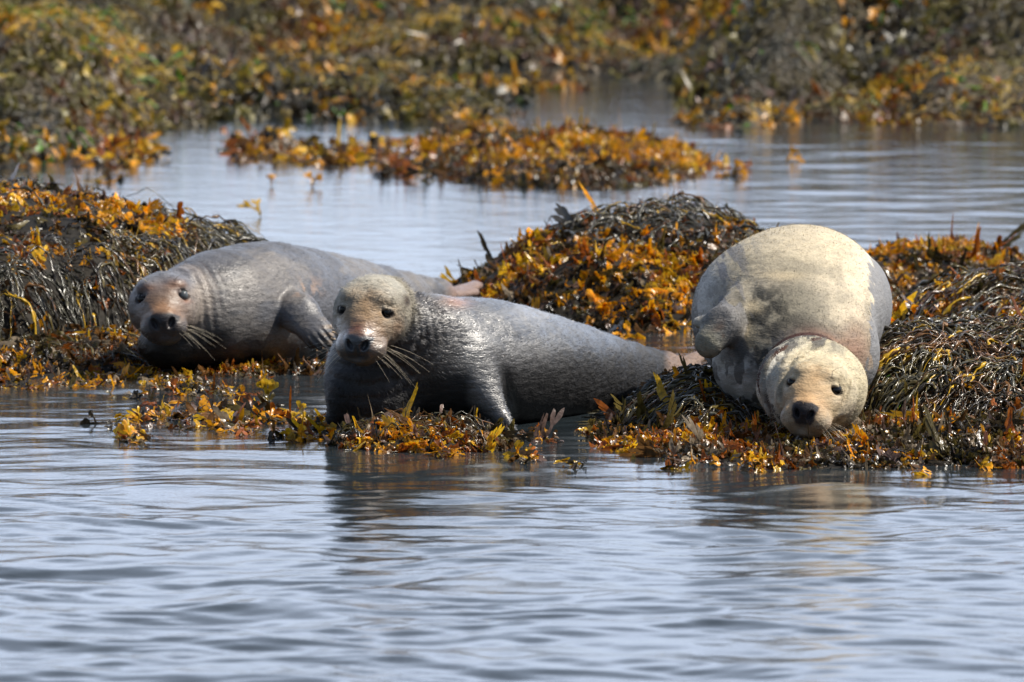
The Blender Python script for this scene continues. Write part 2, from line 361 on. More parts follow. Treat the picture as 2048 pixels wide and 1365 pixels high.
def fur(root, v, nrm, q, col, flow, n, length, width, sel, seed=1, lift=0.35, name='fur', mat=None, bright=1.1):
    r = np.random.RandomState(seed); idx = np.flatnonzero(sel); idx = idx[r.randint(0, len(idx), n)]
    p = v[idx]+r.randn(n, 3)*.002; nn = nrm[idx]; fl = flow(p, nn); fl = fl-(fl*nn).sum(1)[:, None]*nn
    fl /= np.linalg.norm(fl, axis=1, keepdims=True)+1e-6
    lf = lift*(0.4+1.0*r.rand(n, 1)); fl = fl+.25*r.randn(n, 3)
    d = fl+nn*lf; d /= np.linalg.norm(d, axis=1, keepdims=True); side = np.cross(nn, d); side /= np.linalg.norm(side, axis=1, keepdims=True)+1e-6
    Lh = length*(0.6+0.8*r.rand(n, 1)); base = p-nn*.0015
    a = base-side*width/2; b = base+side*width/2; m_ = base+d*Lh*.55; t = base+d*Lh-nn*Lh*.12
    V = np.stack([a, b, m_+side*width*.3, m_-side*width*.3, t], 1).reshape(-1, 3)
    o = np.arange(n)[:, None]*5; F = np.concatenate([o+np.array([[0, 2, 1]]), o+np.array([[0, 3, 2]]), o+np.array([[3, 4, 2]])])
    cc = np.repeat(np.concatenate([col[idx, :3]*(bright*(0.84+0.32*r.rand(n, 1))), col[idx, 3:]], 1), 5, 0)
    ob = mesh_obj(name, V, F, mat, root, cc); ob.data.normals_split_custom_set_from_vertices(np.repeat((lambda a_: a_/np.linalg.norm(a_, axis=1, keepdims=True))(nn+.11*r.randn(n, 3)), 5, 0).astype(np.float32)); ob['kind'] = 'stuff'; return ob

SEALS = []
def near_d(hd, p, r):
    q = hd.loc(p); return (q*q).sum(1) < r*r
def build_seal(f, lo, hi, h, colfn, mat, label, hd, root_loc, seed, eyemats, wl=1.0, left=1.0, right=1.0):
    v, q, nrm = surface(f, lo, hi, h)
    col = np.clip(colfn(v, nrm), 0, 1).astype(np.float32)
    root = empty('grey_seal', root_loc); tag(root, label, 'seal', 'grey seals resting on seaweed')
    mesh_obj('body', v, q, mat, root, col)
    head_parts(root, hd, seed, eyemats, wl, left, right)
    SEALS.append((f, np.asarray(lo)-.05, np.asarray(hi)+.05)); return root, v, q, nrm, col

def spine(B):
    pts = np.array([list(p)+[r] for p, r in B]); out = []
    for i in range(len(pts)-1):
        p0, p1, p2, p3 = pts[max(i-1, 0)], pts[i], pts[i+1], pts[min(i+2, len(pts)-1)]
        for t in (0, .5): out.append(.5*((2*p1)+(-p0+p2)*t+(2*p0-5*p1+4*p2-p3)*t*t+(-p0+3*p1-3*p2+p3)*t**3))
    out.append(pts[-1]); return [(o[:3], o[3]) for o in out]
# ---- seal 2, centre: dark wet bull raised on its chest
H2 = Head(731, 622, 26.60, -13, 13, 3, 1.0, nos=1.15)
B2 = [(P(822, 712, 27.02), .150), (P(905, 722, 27.12), .178), (P(985, 733, 27.32), .192), (P(1090, 744, 27.60), .168),
      (P(1195, 752, 27.92), .127), (P(1290, 752, 28.22), .078), (P(1350, 745, 28.45), .048)]
B2 = spine(B2)
fl2 = np.array([P(1335, 742, 28.42), P(1400, 712, 28.72), P(1385, 735, 28.60)])
def f2(p):
    d = None
    for (a, ra), (b, rb) in zip(B2[:-1], B2[1:]):
        e = cone(p, a, b, ra, rb); d = e if d is None else smin(d, e, .07)
    d = smin(d, ell(p, P(742, 770, 26.93), (.145, .15, .20)), .07)             # chest standing in the water
    d = smin(d, cone(p, P(786, 655, 26.84), P(850, 695, 27.02), .108, .162), .06)  # thick neck
    d = smin(d, cone(p, P(935, 735, 27.0), P(1003, 838, 26.93), .085, .030), .06)  # foreflipper braced in the water
    d = smin(d, cone(p, P(1003, 838, 26.93), P(1035, 868, 26.85), .030, .012), .02)
    d = smin(d, cone(p, P(690, 790, 26.85), P(664, 835, 26.85), .05, .022), .03)
    d = smin(d, cone(p, fl2[0], fl2[1], .04, .030, ((0, -.3, 1), 1.9)), .03)
    d = smin(d, cone(p, fl2[0], fl2[2], .04, .026, ((0, -.3, 1), 1.9)), .02)
    d = smin(d, H2.sdf(p), .022)
    # throat and nape folds running round the neck
    q = H2.loc(p); m = ss(.05, .10, q[:, 1]+.35*np.abs(q[:, 0])-.3*q[:, 2])*(1-ss(.26, .36, np.sqrt((q*q).sum(1))))
    wob = .012*(vnoise(p*14)-.5)
    s = q[:, 1]*.85-q[:, 2]*.30+q[:, 0]*.35
    d = d+m*.0062*np.sin((s+wob*2.2)*2*pi/.034)*ss(-.02, .07, q[:, 0])
    th = np.exp(-(((q[:, 2]+.22)/.09)**2))*(1-ss(.02, .16, q[:, 1]))
    d = d+th*.006*np.sin((q[:, 2]-.2*q[:, 1]+wob)*2*pi/.042)
    # crease behind the foreflipper
    d = d+.010*np.exp(-((p[:, 0]-X(1022, 27)-(p[:, 2]-.1)*-.28)/.016)**2)*np.exp(-((p[:, 2]-.12)/.10)**2)*(p[:, 1] < 27.3)
    return d+.004*(vnoise(p*11)-.5)+.0022*(vnoise(p*32)-.5)*ss(.1, .2, np.sqrt((q*q).sum(1)))
def c2(v, n):
    g = fbm(v*np.array([4.5, 2.2, 13.]), 4); g2 = fbm(v*np.array([22, 22, 50.]), 3); c = np.repeat(np.array([[.058, .060, .066]], np.float32), len(v), 0)
    c = mixc(c, (.040, .040, .043), ss(.40, .62, g)*.75)
    c = mixc(c, (.24, .24, .245), ss(.45, .68, fbm(v*np.array([2.6, 1.5, 9.])+8, 4))*.6*ss(.12, .28, v[:, 2])+.22*ss(.22, .34, v[:, 2]))  # pale patches paint a silver sheen onto the upper body
    c = mixc(c, (.012, .012, .014), ss(.25, .12, v[:, 2]+.16*(g-.5))*.93)      # soaked fur near the waterline, with lower-body shade painted into the colour
    q = H2.loc(v); r = np.sqrt((q*q).sum(1))
    c = mixc(c, (.035, .033, .034), (1-ss(.22, .34, r))*ss(-.11, -.17, q[:, 2])*.9)                     # throat blackened, shadow under the chin painted in
    c = mixc(c, (.06, .055, .055), (1-ss(.28, .38, r))*.75)
    c = mixc(c, (.25, .22, .19), (1-ss(.26, .34, r))*ss(.55, .68, g2)*.6*ss(-.15, 0, q[:, 2]))         # pale flecks on the neck folds
    c = mixc(c, (.36, .20, .13), gau(v, P(915, 604, 27.0), (.05, .12, .018))*1.0)                     # pinkish scar
    hood = (1-ss(.115, .185, r+.10*(fbm(v*30, 3)-.5)))*ss(-.13, -.06, q[:, 2])
    c = mixc(c, (.30, .27, .21), hood*.9)
    c = face_colour(c, H2, v, (.37, .24, .13), (.38, .36, .305), nose=(.03, .032, .04), brown=(.15, .065, .035), muzzle=1.15, noseR=1.06, lip=.35)
    c = mixc(c, (.07, .06, .055), gau(q, (0, -.12, -.152), (.06, .08, .022))*1.2)                       # dark chin
    c = mixc(c, (.06, .04, .025), gau(q, (.108, -.005, .012), (.02, .03, .018))*1.2)                   # ear
    c = mixc(c, (.30, .15, .07), gau(q, (.088, -.075, -.045), (.02, .03, .03))*.7)
    tip = ss(1325, 1345, (v[:, 0]/v[:, 1]*FPX+1024)); c = mixc(c, (.20, .135, .10), tip*(v[:, 2] > .05))
    pxx = v[:, 0]/v[:, 1]*FPX+1024; fl_ = ss(925, 950, pxx)*ss(1045, 1020, pxx)
    c = mixc(c, (.17, .17, .175), fl_*ss(.02, .10, v[:, 2])*ss(27.0, 26.93, v[:, 1])*.6)  # bright wet sheen of the foreflipper painted as a paler grey
    glossy = (1-.85*hood)*(1-.72*ss(.27, .13, v[:, 2]+.10*(g-.5))*(1-fl_))*(1-.5*(1-ss(.22, .34, r))*ss(-.08, -.16, q[:, 2])); return np.concatenate([c, glossy[:, None]], 1)  # gloss also reduced on the low flank and throat to match their shade
M_S2 = mat_seal('wet_dark_fur', .38, 1.0, .50, 260, 0.6)
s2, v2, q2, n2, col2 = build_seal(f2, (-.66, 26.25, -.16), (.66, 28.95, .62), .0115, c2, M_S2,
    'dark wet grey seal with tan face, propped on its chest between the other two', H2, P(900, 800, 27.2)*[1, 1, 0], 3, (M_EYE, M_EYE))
def flow_back(hd):
    def fn(p, n):
        d = p-hd.C; d = d/np.linalg.norm(d, axis=1, keepdims=True); return d+np.array([.5, .6, -.35])
    return fn
q_ = H2.loc(v2); r_ = np.sqrt((q_*q_).sum(1)); up = v2[:, 2] > 0.02
fur(s2, v2, n2, q2, col2, flow_back(H2), 26000, .011, .0013, up & (r_ < .19) & (r_ > .06) & (q_[:, 1] > -.11), 1, .18, mat=M_S2)
fur(s2, v2, n2, q2, col2, flow_back(H2), 30000, .018, .0022, up & (r_ < .38) & (r_ > .14) & (q_[:, 1] > -.04), 2, .30, mat=M_S2)

fur(s2, v2, n2, q2, col2, lambda p, n: np.array([[.5, .8, -.35]])+0*p, 70000, .012, .0016, up & (r_ > .3), 12, .14, mat=M_S2)
# ---- seal 1, left: grey seal lying on its side, face to the camera
DIG = [(669, 664), (667, 677), (660, 688), (650, 697), (638, 702)]
H1 = Head(325, 595, 28.86, 0, -3, -4, 1.0, lid=.0065, nos=1.35)
B1 = [(P(405, 632, 29.12), .160), (P(470, 618, 29.30), .190), (P(545, 612, 29.55), .203), (P(650, 615, 29.95), .175),
      (P(750, 612, 30.35), .130), (P(840, 600, 30.75), .072), (P(890, 592, 31.0), .045)]
B1 = spine(B1)
def f1(p):
    d = None
    for (a, ra), (b, rb) in zip(B1[:-1], B1[1:]):
        e = cone(p, a, b, ra, rb); d = e if d is None else smin(d, e, .07)
    d = smin(d, cone(p, P(368, 608, 29.06), P(425, 612, 29.2), .122, .172), .06)
    d = smin(d, ell(p, P(350, 690, 29.07), (.125, .13, .085)), .05)
    fn = (0.25, -1, .25)
    d2 = cone(p, P(545, 575, 29.36), P(598, 628, 29.17), .058, .060, (fn, 1.4))
    d2 = smin(d2, cone(p, P(598, 628, 29.17), P(640, 673, 29.09), .062, .052, (fn, 2.0)), .04)
    rr_ = p-P(640, 673, 29.09).astype(np.float32); u = rr_[:, 0]*.745+rr_[:, 2]*.666; ax = rr_[:, 0]*.666-rr_[:, 2]*.745
    d2 = d2+.0038*np.cos(u*2*pi/.021)*ss(-.045, .02, ax)*ss(.13, .09, np.abs(u))     # grooves between the digits
    d = smin(d, d2, .018)
    t = P(890, 592, 31.0)
    d = smin(d, cone(p, t, P(950, 572, 31.3), .030, .030, ((0, -.4, 1), 1.8)), .02); d = smin(d, cone(p, t, P(945, 585, 31.15), .030, .026, ((0, -.4, 1), 1.8)), .012)
    d = smin(d, H1.sdf(p), .024)
    q = H1.loc(p); r = np.sqrt((q*q).sum(1)); m = ss(.03, .08, q[:, 1]+.55*q[:, 0])*(1-ss(.19, .24, r))*ss(-.02, .06, q[:, 0])
    s = q[:, 0]*.8+q[:, 1]*.55-.25*q[:, 2]**2*4+.010*(vnoise(p*14)-.5)
    d = d+m*.0013*np.sin(s*2*pi/.031+.8)*(.4+1.2*vnoise(p*12+2))
    return d+.004*(vnoise(p*10)-.5)+.0018*(vnoise(p*30)-.5)*ss(.1, .2, r)
def c1(v, n):
    g = fbm(v*np.array([4.5, 2, 9.])+3, 4); c = np.repeat(np.array([[.110, .112, .124]], np.float32), len(v), 0)
    c = mixc(c, (.075, .072, .072), ss(.48, .60, g)*.7); c = mixc(c, (.20, .182, .165), ss(.50, .60, fbm(v*np.array([5, 2.5, 10.])+31, 4))*.6)
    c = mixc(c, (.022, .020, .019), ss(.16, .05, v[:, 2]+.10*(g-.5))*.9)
    q = H1.loc(v); r = np.sqrt((q*q).sum(1)); s = q[:, 0]*.8+q[:, 1]*.55-.25*q[:, 2]**2*4+.010*(vnoise(v*14)-.5)
    m = ss(.03, .08, q[:, 1]+.55*q[:, 0])*(1-ss(.19, .24, r))*ss(-.02, .06, q[:, 0])
    c = mixc(c, (.06, .045, .045), m*ss(.45, .95, np.sin(s*2*pi/.031+.8))*.6*ss(.46, .6, fbm(v*26, 3)))
    c = mixc(c, (.36, .30, .25), (1-ss(.14, .19, r))*ss(0, .08, q[:, 0])*.6)
    c = mixc(c, (.020, .017, .016), (1-ss(.22, .30, r))*ss(-.10, -.16, q[:, 2]))  # shadow below the head painted into throat and chest colour
    c = face_colour(c, H1, v, (.17, .112, .078), (.17, .17, .19), nose=(.030, .027, .03), brown=(.30, .16, .08), muzzle=.8, noseR=1.22)
    c = mixc(c, (.16, .165, .185), gau(q, (-.05, -.05, .10), (.12, .12, .055))*1.3)
    c = mixc(c, (.25, .135, .085), (gau(q, (.050, -.10, .038), (.035, .04, .014))+gau(q, (-.050, -.10, .034), (.03, .04, .012)))*.9)
    c = mixc(c, (.24, .11, .06), gau(q, (.070, -.10, -.020), (.022, .03, .008))*1.1)
    c = mixc(c, (.08, .065, .06), gau(q, (0, -.13, -.125), (.075, .09, .03))*1.3)
    # pinkish scarred skin over the flipper and tan digits
    c = mixc(c, (.40, .27, .19), gau(v, P(612, 578, 29.35), (.05, .25, .030))*ss(.45, .6, fbm(v*30, 3))*.8)
    c = mixc(c, (.36, .26, .17), gau(v, P(660, 665, 29.05), (.024, .2, .055))*ss(.4, .6, np.sin(v[:, 2]*250)*.5+.5)*.6)
    c = mixc(c, (.24, .165, .135), ss(885, 910, (v[:, 0]/v[:, 1]*FPX+1024)))
    return c
M_S1 = mat_seal('sleek_grey_fur', .42, .45, .40, 230)
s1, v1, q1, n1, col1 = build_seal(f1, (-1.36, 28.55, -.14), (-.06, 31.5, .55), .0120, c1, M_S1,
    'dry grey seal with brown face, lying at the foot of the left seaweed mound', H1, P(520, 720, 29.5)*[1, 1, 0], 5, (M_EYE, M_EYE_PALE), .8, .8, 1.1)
q_ = H1.loc(v1); r_ = np.sqrt((q_*q_).sum(1)); up = v1[:, 2] > 0.02
fur(s1, v1, n1, q1, col1, flow_back(H1), 24000, .010, .0013, up & (r_ < .26) & (r_ > .06) & (q_[:, 1] > -.10), 3, .30, mat=M_S1)
fur(s1, v1, n1, q1, col1, lambda p, n: np.array([[.5, .8, -.3]])+0*p, 45000, .012, .0016, up & (r_ > .24), 13, .14, mat=M_S1)
for k in range(5):
    a = P(*DIG[k], 29.06); v, f = tube([a+[-.008, -.008, 0], a+[.004, -.012, -.002], a+[.012, -.008, -.008]], .0035, .001, 5); mesh_obj('claw', v, f, M_CLAW, s1)

# ---- seal 3, right: very fat pale seal, foreshortened, head resting on the weed
H3 = Head(1628, 773, 26.22, -12, 0, 9, .98)
def f3(p):
    d = ell(p, P(1572, 632, 27.45), (.300, .62, .262))
    d = smin(d, ell(p, P(1625, 590, 27.60), (.205, .50, .195)), .12)
    d = smin(d, ell(p, P(1600, 705, 26.98), (.252, .30, .205)), .09)
    hip = ell(p, P(1712, 610, 27.95), (.118, .40, .168)); d = smin(d, hip, .022)
    lower = ell(p, P(1560, 740, 26.93), (.20, .26, .135)); d = smin(d, lower, .06)
    neck = ell(p, P(1624, 772, 26.52), (.172, .225, .150), rotm(0, 0, 12))+.012*(vnoise(p*13)-.5)
    # flipper folded against the flank
    fn = (-.45, -1, 0.1)
    a, b, c_ = P(1485, 615, 27.00), P(1445, 652, 26.80), P(1418, 686, 26.77)
    fp = smin(cone(p, a, b, .066, .056, (fn, 1.5)), cone(p, b, c_, .056, .047, (fn, 1.4)), .03)
    fp = smin(fp, ell(p, P(1405, 645, 26.84), (.030, .03, .020)), .02); d = smin(d, fp, .030)
    # constriction around the neck
    d = smax(d, -(neck-.004-.016*ss(X(1500, 26.5), X(1590, 26.5), p[:, 0])), .012)
    d = smin(d, cone(p, P(1620, 765, 26.45), P(1605, 720, 26.95), .115, .15), .02)
    d = smin(d, neck, .008)
    d = smin(d, cone(p, P(1572, 765, 26.40), P(1580, 800, 26.38), .085, .075), .03)
    d = smin(d, H3.sdf(p), .026)
    q = H3.loc(p); r = np.sqrt((q*q).sum(1))
    m = ss(-.06, -.02, q[:, 1]+.20*q[:, 0])*(1-ss(.17, .24, r))*ss(.02, -.06, q[:, 0])
    s = q[:, 0]*.9-.4*q[:, 1]-1.2*q[:, 2]**2
    d = d+m*.0085*np.sin(s*2*pi/.052)
    rho = np.sqrt(q[:, 0]**2+(q[:, 2]+.012)**2)+.010*(vnoise(p*12+4)-.5); fr = ss(.03, -.02, q[:, 1])*ss(-.06, -.01, q[:, 2]+.5*np.abs(q[:, 0]))
    d = d-.0090*fr*np.exp(-((rho-.121)/.016)**2)+.0050*fr*np.exp(-((rho-.101)/.010)**2)           # hood of loose skin round the face
    return d+.006*(vnoise(p*6)-.5)+.0016*(vnoise(p*34)-.5)
NECKC = P(1624, 772, 26.52)
def c3(v, n):
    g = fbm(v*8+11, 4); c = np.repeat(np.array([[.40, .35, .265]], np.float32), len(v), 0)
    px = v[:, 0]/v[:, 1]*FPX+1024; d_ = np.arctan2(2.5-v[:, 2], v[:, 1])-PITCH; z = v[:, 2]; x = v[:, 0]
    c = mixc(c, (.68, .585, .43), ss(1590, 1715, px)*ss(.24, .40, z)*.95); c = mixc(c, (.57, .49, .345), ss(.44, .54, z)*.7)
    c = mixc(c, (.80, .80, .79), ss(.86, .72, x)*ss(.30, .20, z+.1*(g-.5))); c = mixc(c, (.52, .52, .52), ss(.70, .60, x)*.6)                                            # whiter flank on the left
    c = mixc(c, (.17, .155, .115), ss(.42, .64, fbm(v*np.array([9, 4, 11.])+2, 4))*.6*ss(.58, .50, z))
    c = mixc(c, (.19, .175, .135), gau(v, P(1570, 610, 27.0), (.16, .6, .10))*.75); c = mixc(c, (.10, .09, .075), gau(v, P(1590, 660, 26.9), (.12, .5, .030))*1.1)
    c = mixc(c, (.34, .19, .13), gau(v, P(1705, 690, 26.9), (.05, .5, .07))*.8)
    spots = ss(.545, .60, fbm(v*np.array([30, 10, 16.])+5, 4)); zone = ss(.95, .70, x)*ss(.55, .2, z)*1.2+gau(v, P(1500, 700, 26.9), (.16, .5, .10))
    c = mixc(c, (.11, .105, .10), spots*np.clip(zone, 0, 1)*.85)
    g5 = fbm(v*np.array([27, 10, 27.])+5, 4); c = mixc(c, (.060, .056, .045), gau(v, P(1520, 605, 27), (.10, .5, .060))*1.5*ss(.34, .54, g5)); c = mixc(c, (.060, .056, .048), gau(v, P(1505, 690, 26.9), (.085, .5, .08))*1.6*ss(.35, .53, g5))
    c = mixc(c, (.060, .056, .048), gau(v, P(1600, 650, 26.9), (.13, .5, .040))*.9*ss(.36, .56, g5)); c = mixc(c, (.56, .46, .30), gau(v, P(1508, 606, 27), (.022, .5, .016))*1.1+gau(v, P(1495, 660, 27), (.018, .5, .03))*.9+gau(v, P(1560, 545, 27.1), (.07, .5, .012))*.8)
    st = ss(.51, .56, fbm(np.stack([v[:, 0]*26+v[:, 2]*12, v[:, 1]*2.2, v[:, 2]*9-v[:, 0]*6], 1), 3)); c = mixc(c, (.15, .15, .16), st*ss(1540, 1450, px)*ss(.2, .35, z)*.9)
    c = mixc(c, (.30, .285, .215), gau(v, P(1412, 685, 26.8), (.055, .2, .07))*.9)                    # flipper
    c = mixc(c, (.16, .08, .045), gau(v, P(1452, 672, 26.72), (.032, .15, .035))*1.3*ss(.4, .55, fbm(v*20, 2)))
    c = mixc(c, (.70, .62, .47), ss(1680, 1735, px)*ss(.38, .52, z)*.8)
    # smooth grey skin down the right flank with a ragged edge
    edge = px-(1742-20*ss(.18, .4, z)*0+26*(fbm(v*30, 3)-.5)*1.6-30*ss(.25, .05, z)); c = mixc(c, (.20, .205, .22), ss(-3, 5, edge)*.92*ss(.56, .48, z))
    c = mixc(c, (.40, .27, .21), ss(-75, -20, edge)*ss(4, -6, edge)*ss(.30, .18, z)*.6)
    # raw reddish groove round the neck
    e = ell(v.astype(np.float32), NECKC, (.172, .225, .150), rotm(0, 0, 12)); q = H3.loc(v); r = np.sqrt((q*q).sum(1)); bk = ss(0.02, .07, q[:, 1])
    bk = ss(.13, .16, r)*ss(26.25, 26.40, v[:, 1]); ring = ss(.003, .012, e)*ss(.034, .022, e+.012*(g-.5))*bk
    halo = np.exp(-((e-.035)/.040)**2)*bk*ss(1540, 1690, px); c = mixc(c, (.20, .10, .065), halo*.75); c = mixc(c, (.06, .022, .015), ring)
    on = (e < .008) | (r < .17)
    nc = np.repeat(np.array([[.56, .49, .34]], np.float32), len(v), 0); nc = mixc(nc, (.58, .57, .53), ss(-.02, -.16, q[:, 0])*.8)
    nc = mixc(nc, (.36, .33, .25), ss(.42, .6, fbm(v*14+4, 3))*ss(.05, .10, q[:, 2])*.9)
    nc = mixc(nc, (.10, .095, .09), ss(.47, .55, fbm(v*np.array([30, 14, 17.])+9, 4))*ss(.05, -.04, q[:, 0])*ss(.10, .14, r)*.95)
    nc = mixc(nc, (.11, .075, .05), ss(.46, .56, fbm(v*np.array([45, 20, 22.])+1, 3))*gau(q, (.11, -.02, -.10), (.055, .12, .07))*1.5)
    c = np.where(on[:, None] & (v[:, 1] < 26.62)[:, None], nc, c)
    c = face_colour(c, H3, v, (.55, .37, .20), (.58, .51, .36), nose=(.028, .026, .03), brown=(.50, .27, .12), muzzle=.4, lip=.6, noseR=.95)
    rho = np.sqrt(q[:, 0]**2+(q[:, 2]+.012)**2); fr = ss(.03, -.02, q[:, 1])*ss(-.06, -.01, q[:, 2]+.5*np.abs(q[:, 0])); nn_ = fbm(v*22, 3)
    c = mixc(c, (.34, .29, .19), fr*np.exp(-((rho-.100)/.012)**2)*.5*nn_*1.5); c = mixc(c, (.64, .56, .42), fr*np.exp(-((rho-.120)/.014)**2)*.5)
    c = mixc(c, (.60, .52, .40), (gau(q, (.067, -.10, -.03), (.03, .03, .012))+gau(q, (-.067, -.10, -.03), (.03, .03, .012)))*.6)
    c = mixc(c, (.22, .19, .16), gau(q, (0, -.14, -.135), (.05, .06, .022))*.9)
    return c
M_S3 = mat_seal('dry_pale_fur', .66, .30, .40, 260)
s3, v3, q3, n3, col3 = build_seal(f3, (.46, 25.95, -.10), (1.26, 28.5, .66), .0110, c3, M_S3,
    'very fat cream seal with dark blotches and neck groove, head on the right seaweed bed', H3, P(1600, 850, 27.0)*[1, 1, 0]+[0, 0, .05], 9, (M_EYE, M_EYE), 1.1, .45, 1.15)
q_ = H3.loc(v3); r_ = np.sqrt((q_*q_).sum(1)); up = v3[:, 2] > 0.03
fur(s3, v3, n3, q3, col3, flow_back(H3), 30000, .009, .0014, up & (r_ < .22) & (r_ > .07) & (q_[:, 1] > -.10), 4, .38, mat=M_S3)
def fl3(p, n): return (H3.C-p)*[.5, 1, 1]+np.array([0, -.3, -.5])
fur(s3, v3, n3, q3, col3, fl3, 70000, .009, .0016, up & (r_ > .2) & (n3[:, 1] < .3) & (v3[:, 0] < 1.13), 5, .18, mat=M_S3, bright=1.0)

def seal_dist(p):
    d = np.full(len(p), 9.0, np.float32)
    for f, lo, hi in SEALS:
        m = ((p > lo) & (p < hi)).all(1)
        if m.any(): d[m] = np.minimum(d[m], f(p[m].astype(np.float32)))
    return d
# ------------------------------------------------------------------ seaweed shapes
def frond_template(seed, depth=3, seg=4, w=.011, Ln=.032, spread=26, tipw=1.35, serr=.12):
    """a flat, forking wrack frond lying in XY, growing along +Y; returns verts, quads, t"""
    r = np.random.RandomState(seed); V = []; F = []; T = []
    def strip(p, ang, wd, ln, d, z, t0):
        n = seg; cur = r.normal(0, .12); tip = d == 0; a = ang; base = len(V); c = np.array(p, float)
        m = n+(2 if tip else 0)
        for i in range(m+1):
            s = i/m; ww = wd*(1-.15*s) if not tip else wd*(1.0+(tipw-1)*math.sin(min(1, s*1.25)*pi/2))*(math.sqrt(max(0.02, 1-max(0, (s-.62)/.38)**2)))
            ww1 = ww*(1+serr*r.randn()*.8); ww2 = ww*(1+serr*r.randn()*.8)
            sx, sy = cos(a), -sin(a); zz = z+.0025*sin(s*5+seed)+.0012*r.randn()
            cup = .28*wd
            V.append([c[0]-sx*ww1, c[1]-sy*ww1, zz+cup*(1+.5*r.randn())]); V.append([c[0], c[1], zz]); V.append([c[0]+sx*ww2, c[1]+sy*ww2, zz+cup*(1+.5*r.randn())])
            T.extend([t0+s*.28]*3)
            if i < m:
                c += np.array([sin(a), cos(a)])*ln/m*(1.0 if not tip else 1.15); a += cur/m
        for i in range(m):
            b = base+i*3; F.append([b, b+1, b+4, b+3]); F.append([b+1, b+2, b+5, b+4])
        if d > 0:
            k = 2 if r.rand() < .8 else 3
            for q, aa in enumerate(np.linspace(-1, 1, k)):
                strip(c-np.array([sin(a), cos(a)])*wd*.35, a+radians(spread)*aa*(.7+.6*r.rand()), wd*(.90+.15*r.rand()), ln*(.75+.5*r.rand()), d-1, zz+(.0035*(q-.5)+.002*r.randn()), t0+.28)
    strip((0, 0), 0, w*.55, Ln*.8, depth, 0, 0)
    V = np.array(V); V[:, 2] += 0
    return V, np.array(F), np.clip(np.array(T), 0, 1)
TPL = [frond_template(s, 3, 3, w, ln, sp, tw) for s, w, sp, tw, ln in ((1, .0090, 22, 1.6, .026), (2, .0110, 26, 1.5, .024), (3, .0130, 22, 1.35, .028), (4, .0085, 28, 1.8, .024), (5, .0145, 18, 1.25, .030))]
TPL2 = [frond_template(s, 2, 3, w, .034, sp, tw) for s, w, sp, tw in ((11, .0115, 28, 1.5), (12, .0140, 32, 1.5), (13, .0125, 24, 1.7))]
TPLF = [frond_template(s, 2, 1, w, .040, sp, tw) for s, w, sp, tw in ((21, .0125, 30, 1.5), (22, .0155, 26, 1.5), (23, .0115, 36, 1.7))]

PAL = {'orange': (.70, .315, .008), 'amber': (.60, .36, .016), 'rust': (.30, .085, .010), 'olive': (.105, .080, .022), 'pale': (.25, .195, .13),
       'dark': (.035, .026, .014), 'yellow': (.50, .36, .05), 'green': (.13, .30, .02), 'grey': (.085, .080, .055), 'brown': (.15, .072, .022), 'mauve': (.17, .11, .09), 'moss': (.19, .165, .035)}
def pick(r, n, wts, pos=None, clump=None, jit=.12):
    """per frond colours; clump gives patches of one kind"""
    names = list(wts); pr = np.array([wts[k] for k in names], float); pr /= pr.sum()
    if pos is None: u = r.rand(n)
    else:
        u = fbm(np.concatenate([pos[:, :2]*clump, np.full((n, 1), 3.0)], 1), 2); u = (np.argsort(np.argsort(u))+.5)/max(1, n); u = np.mod(u+r.normal(0, jit, n), 1)
    k = np.searchsorted(np.cumsum(pr), u).clip(0, len(names)-1); c = np.array([PAL[x] for x in names])[k]
    return c*(0.65+.7*r.rand(n, 1))
def place(tpls, pos, d, nrm, sc_, col, r, bend=8.0, tipc=1.25, droop=0.0):
    """many bent fronds merged: pos, d (growth), nrm, all (n,3)"""
    if len(pos) == 0: return np.zeros((4, 3))-9, np.array([[0, 1, 2, 3]]), np.zeros((4, 3))
    Vs, Fs, Cs = [], [], []; off = 0; which = r.randint(0, len(tpls), len(pos))
    for k, (V, F, T) in enumerate(tpls):
        m = which == k; n = int(m.sum())
        if n == 0: continue
        dd = d[m]/np.linalg.norm(d[m], axis=1, keepdims=True); nn = nrm[m]-(nrm[m]*dd).sum(1)[:, None]*dd; nn /= np.linalg.norm(nn, axis=1, keepdims=True)+1e-9
        xx = np.cross(dd, nn); s = sc_[m][:, None]
        b = (bend*1.5*(.25+1.2*r.rand(n, 1))); cw = r.normal(0, 13, (n, 1)); tw = r.normal(0, 9.0, (n, 1))
        x0 = V[None, :, 0]*(.75+.5*r.rand(n, 1)); y0 = V[None, :, 1]; z0 = V[None, :, 2]-b*y0**2+cw*x0**2+tw*x0*y0
        z0 = z0+.009*np.sin(y0*55+r.rand(n, 1)*6.3)
        y1 = y0*(1-.8*b*np.abs(y0)*.5)
        W = pos[m][:, None]+s[..., None]*(x0[..., None]*xx[:, None]+y1[..., None]*dd[:, None]+z0[..., None]*nn[:, None])
        W[..., 2] -= droop*(s*np.maximum(y0, 0))**2
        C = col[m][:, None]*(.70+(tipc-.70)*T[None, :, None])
        Vs.append(W.reshape(-1, 3)); Cs.append(C.reshape(-1, 3)); Fs.append((F[None]+(np.arange(n)*len(V))[:, None, None]).reshape(-1, 4)+off); off += n*len(V)
    return np.concatenate(Vs), np.concatenate(Fs), np.concatenate(Cs)
